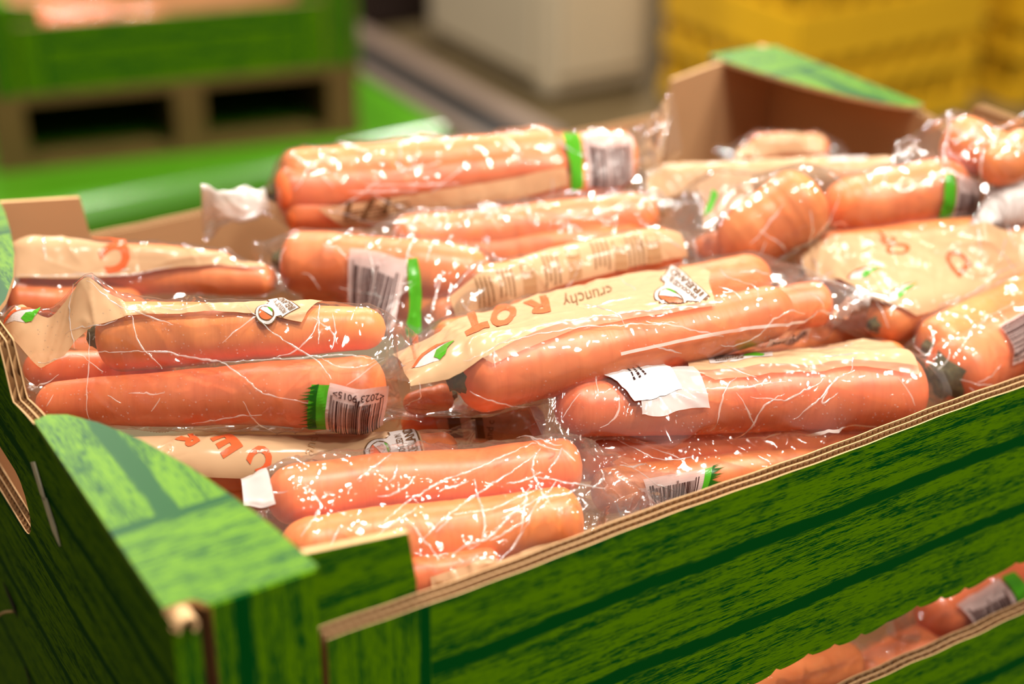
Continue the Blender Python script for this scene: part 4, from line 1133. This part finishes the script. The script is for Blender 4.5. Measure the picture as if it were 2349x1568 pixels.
# ---- 15: cream text panel bag
b = Bag('carrot bag with a cream panel of small brown print and pictograms', (950, 775, -.036), (1620, 570, -.030),
    [('carrot tip between the green stripe and the brown-print panel', (1560, 610, -.036), (985, 735, -.038), 50, 46, dict(stem=False)),
     ('carrot under the brown-print panel', (1080, 680, -.028), (1560, 570, -.022), 66, 60, dict(stem=False))],
    sw=(.02, 90, .02, 90), k=.55, ncr=22, NS=180, NU=140, wrink=.0003)
B15 = b
b.panel('cream_print', [(1032, 680), (1150, 610), (1300, 560), (1450, 532), (1560, 535)], [(1050, 745), (1160, 700), (1300, 650), (1450, 612), (1575, 590)], CREAM)
for k, (x, y) in enumerate(((1112, 672), (1160, 655), (1262, 622), (1375, 590), (1455, 578))):
    b.art('small_print', dashes(60 + k, 4, fill=.36), quad_px((x, y), (12, 70), 42)[:4], LTBROWN, .0008)
for x, y in ((1210, 640), (1315, 605), (1418, 585), (1495, 572)):
    pb = b.art('print_box', rect(0, 1, 0, 1, 4, 8), quad_px((x, y), (10, 66), 30), TANINK, .0007)
    b.art('pictogram', poly([(.05, .15), (.3, .1), (.35, .5), (.3, .9), (.05, .85)]), quad_px((x, y), (10, 66), 30), CREAM, .0010, pb)

creases(b, [[(1030, 680), (1060, 640), (1120, 590)]], 6, 5, seed=17)
# ---- 17: back left bag
b = Bag('back left carrot bag with a large red letter C', (12, 622, -.030), (668, 650, -.030),
    [('thin carrot along the front of the red letter C bag', (45, 645, -.032), (635, 640, -.030), 40, 36, dict(stem=False)),
     ('carrot under the red letter C', (50, 590, -.018), (540, 612, -.026), 46, 34, dict(stem=False)),
     ('carrot at the far left edge behind the cream fold', (15, 690, -.034), (330, 700, -.040), 44, 40, dict(stem=False))],
    sw=(.022, 90, .01, 80), k=.5, ncr=25, NS=170, NU=130, wrink=.0003)
b.panel('cream_print', [(25, 560), (70, 535), (150, 530), (400, 572), (600, 603)], [(30, 640), (200, 638), (330, 622), (450, 612), (610, 612)], CREAM)
word(b, 'C', (268, 590), (-66, 28), 62, bold=.05)
b.panel('red_stroke', [(210, 541), (250, 545), (290, 552)], [(210, 548), (250, 552), (288, 559)], RED, .0008)

creases(b, [[(30, 635), (200, 630), (400, 610)], [(100, 540), (110, 600)]], 6, 4.5, seed=18)
# ---- 19: bag deep under the centre bag
b = Bag('shaded carrot bag wedged under the central bag with dark small print', (885, 975, -.056), (1300, 960, -.060),
    [('carrot tip in the shade under the central bag', (1250, 975, -.066), (920, 968, -.058), 44, 36, dict(stem=False))],
    sw=(.012, 30, .02, 90), k=.55, ncr=30, NS=120, NU=100)
b.panel('cream_print', [(985, 940), (1080, 945), (1210, 942)], [(1010, 1000), (1100, 1010), (1220, 1000)], CREAM_T)
b.art('dark_print', join2([rect(.15, .28, 0, 1, 3, 6), rect(.4, .52, 0, 1, 3, 6)]), [(1000, 1002), (1220, 1000), (1200, 948), (990, 944)], BROWN, .0008)
word(b, 'and c', (1122, 985), (6, -42), 16, BROWN, .0)

# ---- bag deep between the central bag and the stickered one
b = Bag('carrot bag sunk between the central bag and the stickered bag', (1640, 830, -.075), (2130, 745, -.078),
    [('carrot sunk between the central bag and the stickered bag', (1680, 822, -.072), (2090, 748, -.074), 50, 46, dict(stem=False))],
    sw=(.02, 90, .02, 90), k=.55, ncr=25, NS=110, NU=90)
# ---- 20: pale bag end behind the barcode at right
b = Bag('pale rounded bag end right of the back barcode', (2225, 530, -.016), (2385, 455, -.008),
    [('carrot inside the pale rounded bag end', (2285, 490, -.010), (2370, 458, -.006), 50, 46, dict(stem=False))],
    sw=(.012, 60, .02, 60), k=.6, ncr=15, NS=80, NU=80)
b.panel('white_print', [(None, .02, -60), (None, .5, -60), (None, .98, -60)], [(None, .02, 100), (None, .5, 100), (None, .98, 100)], WHITE)

# ---- bags in the lower crate, seen through the gap
LG = 'bags of carrots in the lower crate'
b = Bag('carrot bag in the lower crate at the bottom edge', (1560, 1640, .03), (2010, 1490, .03),
    [('carrot in the lower crate at the bottom edge, round end right', (1965, 1515, .034), (1600, 1625, .034), 52, 46, dict(stem=False))],
    sw=(.012, 90, .012, 60), k=.6, ncr=30, NS=110, NU=90, y=True, group=LG)
b = Bag('carrot bag in the lower crate between two other bags', (1960, 1520, .03), (2260, 1420, .03),
    [('carrot in the middle of the lower crate gap, round end right', (2185, 1455, .034), (1960, 1560, .034), 56, 50, dict(stem=False))],
    sw=(.01, 60, .012, 60), k=.6, ncr=25, NS=100, NU=90, y=True, group=LG)
b = Bag('carrot bag in the lower crate with a barcode and green stripe', (2060, 1440, .032), (2500, 1260, .032),
    [('carrot behind the barcode in the lower crate', (2120, 1418, .036), (2480, 1275, .036), 62, 66, dict(stem=False)),
     ('carrot below the barcode in the lower crate', (2200, 1470, .040), (2480, 1360, .040), 50, 50, dict(stem=False))],
    sw=(.012, 90, .012, 90), k=.6, ncr=35, NS=130, NU=100, y=True, group=LG)
barcode(b, [(2232, 1456), (2336, 1412), (2290, 1326), (2192, 1386)], 61, None, None, [(2336, 1412), (2370, 1390), (2325, 1312), (2295, 1326)])

POSN = ('rear', 'front', 'lowest')
for src, lab in ((B5, 'pinkish carrot bag near the left end of the background crate'), (B4, 'cream carrot bag behind the pinkish one in the background crate'), (B6, 'carrot bag at the right in the background crate')):
    send_back(src.root, lab)
    for k_, c in enumerate(src.cars): send_back(c.obj, POSN[k_] + ' carrot in the ' + lab.replace('carrot bag', 'bag'))
for o in bpy.data.objects:
    for k_ in list(o.keys()):
        if k_.startswith('_'): del o[k_]
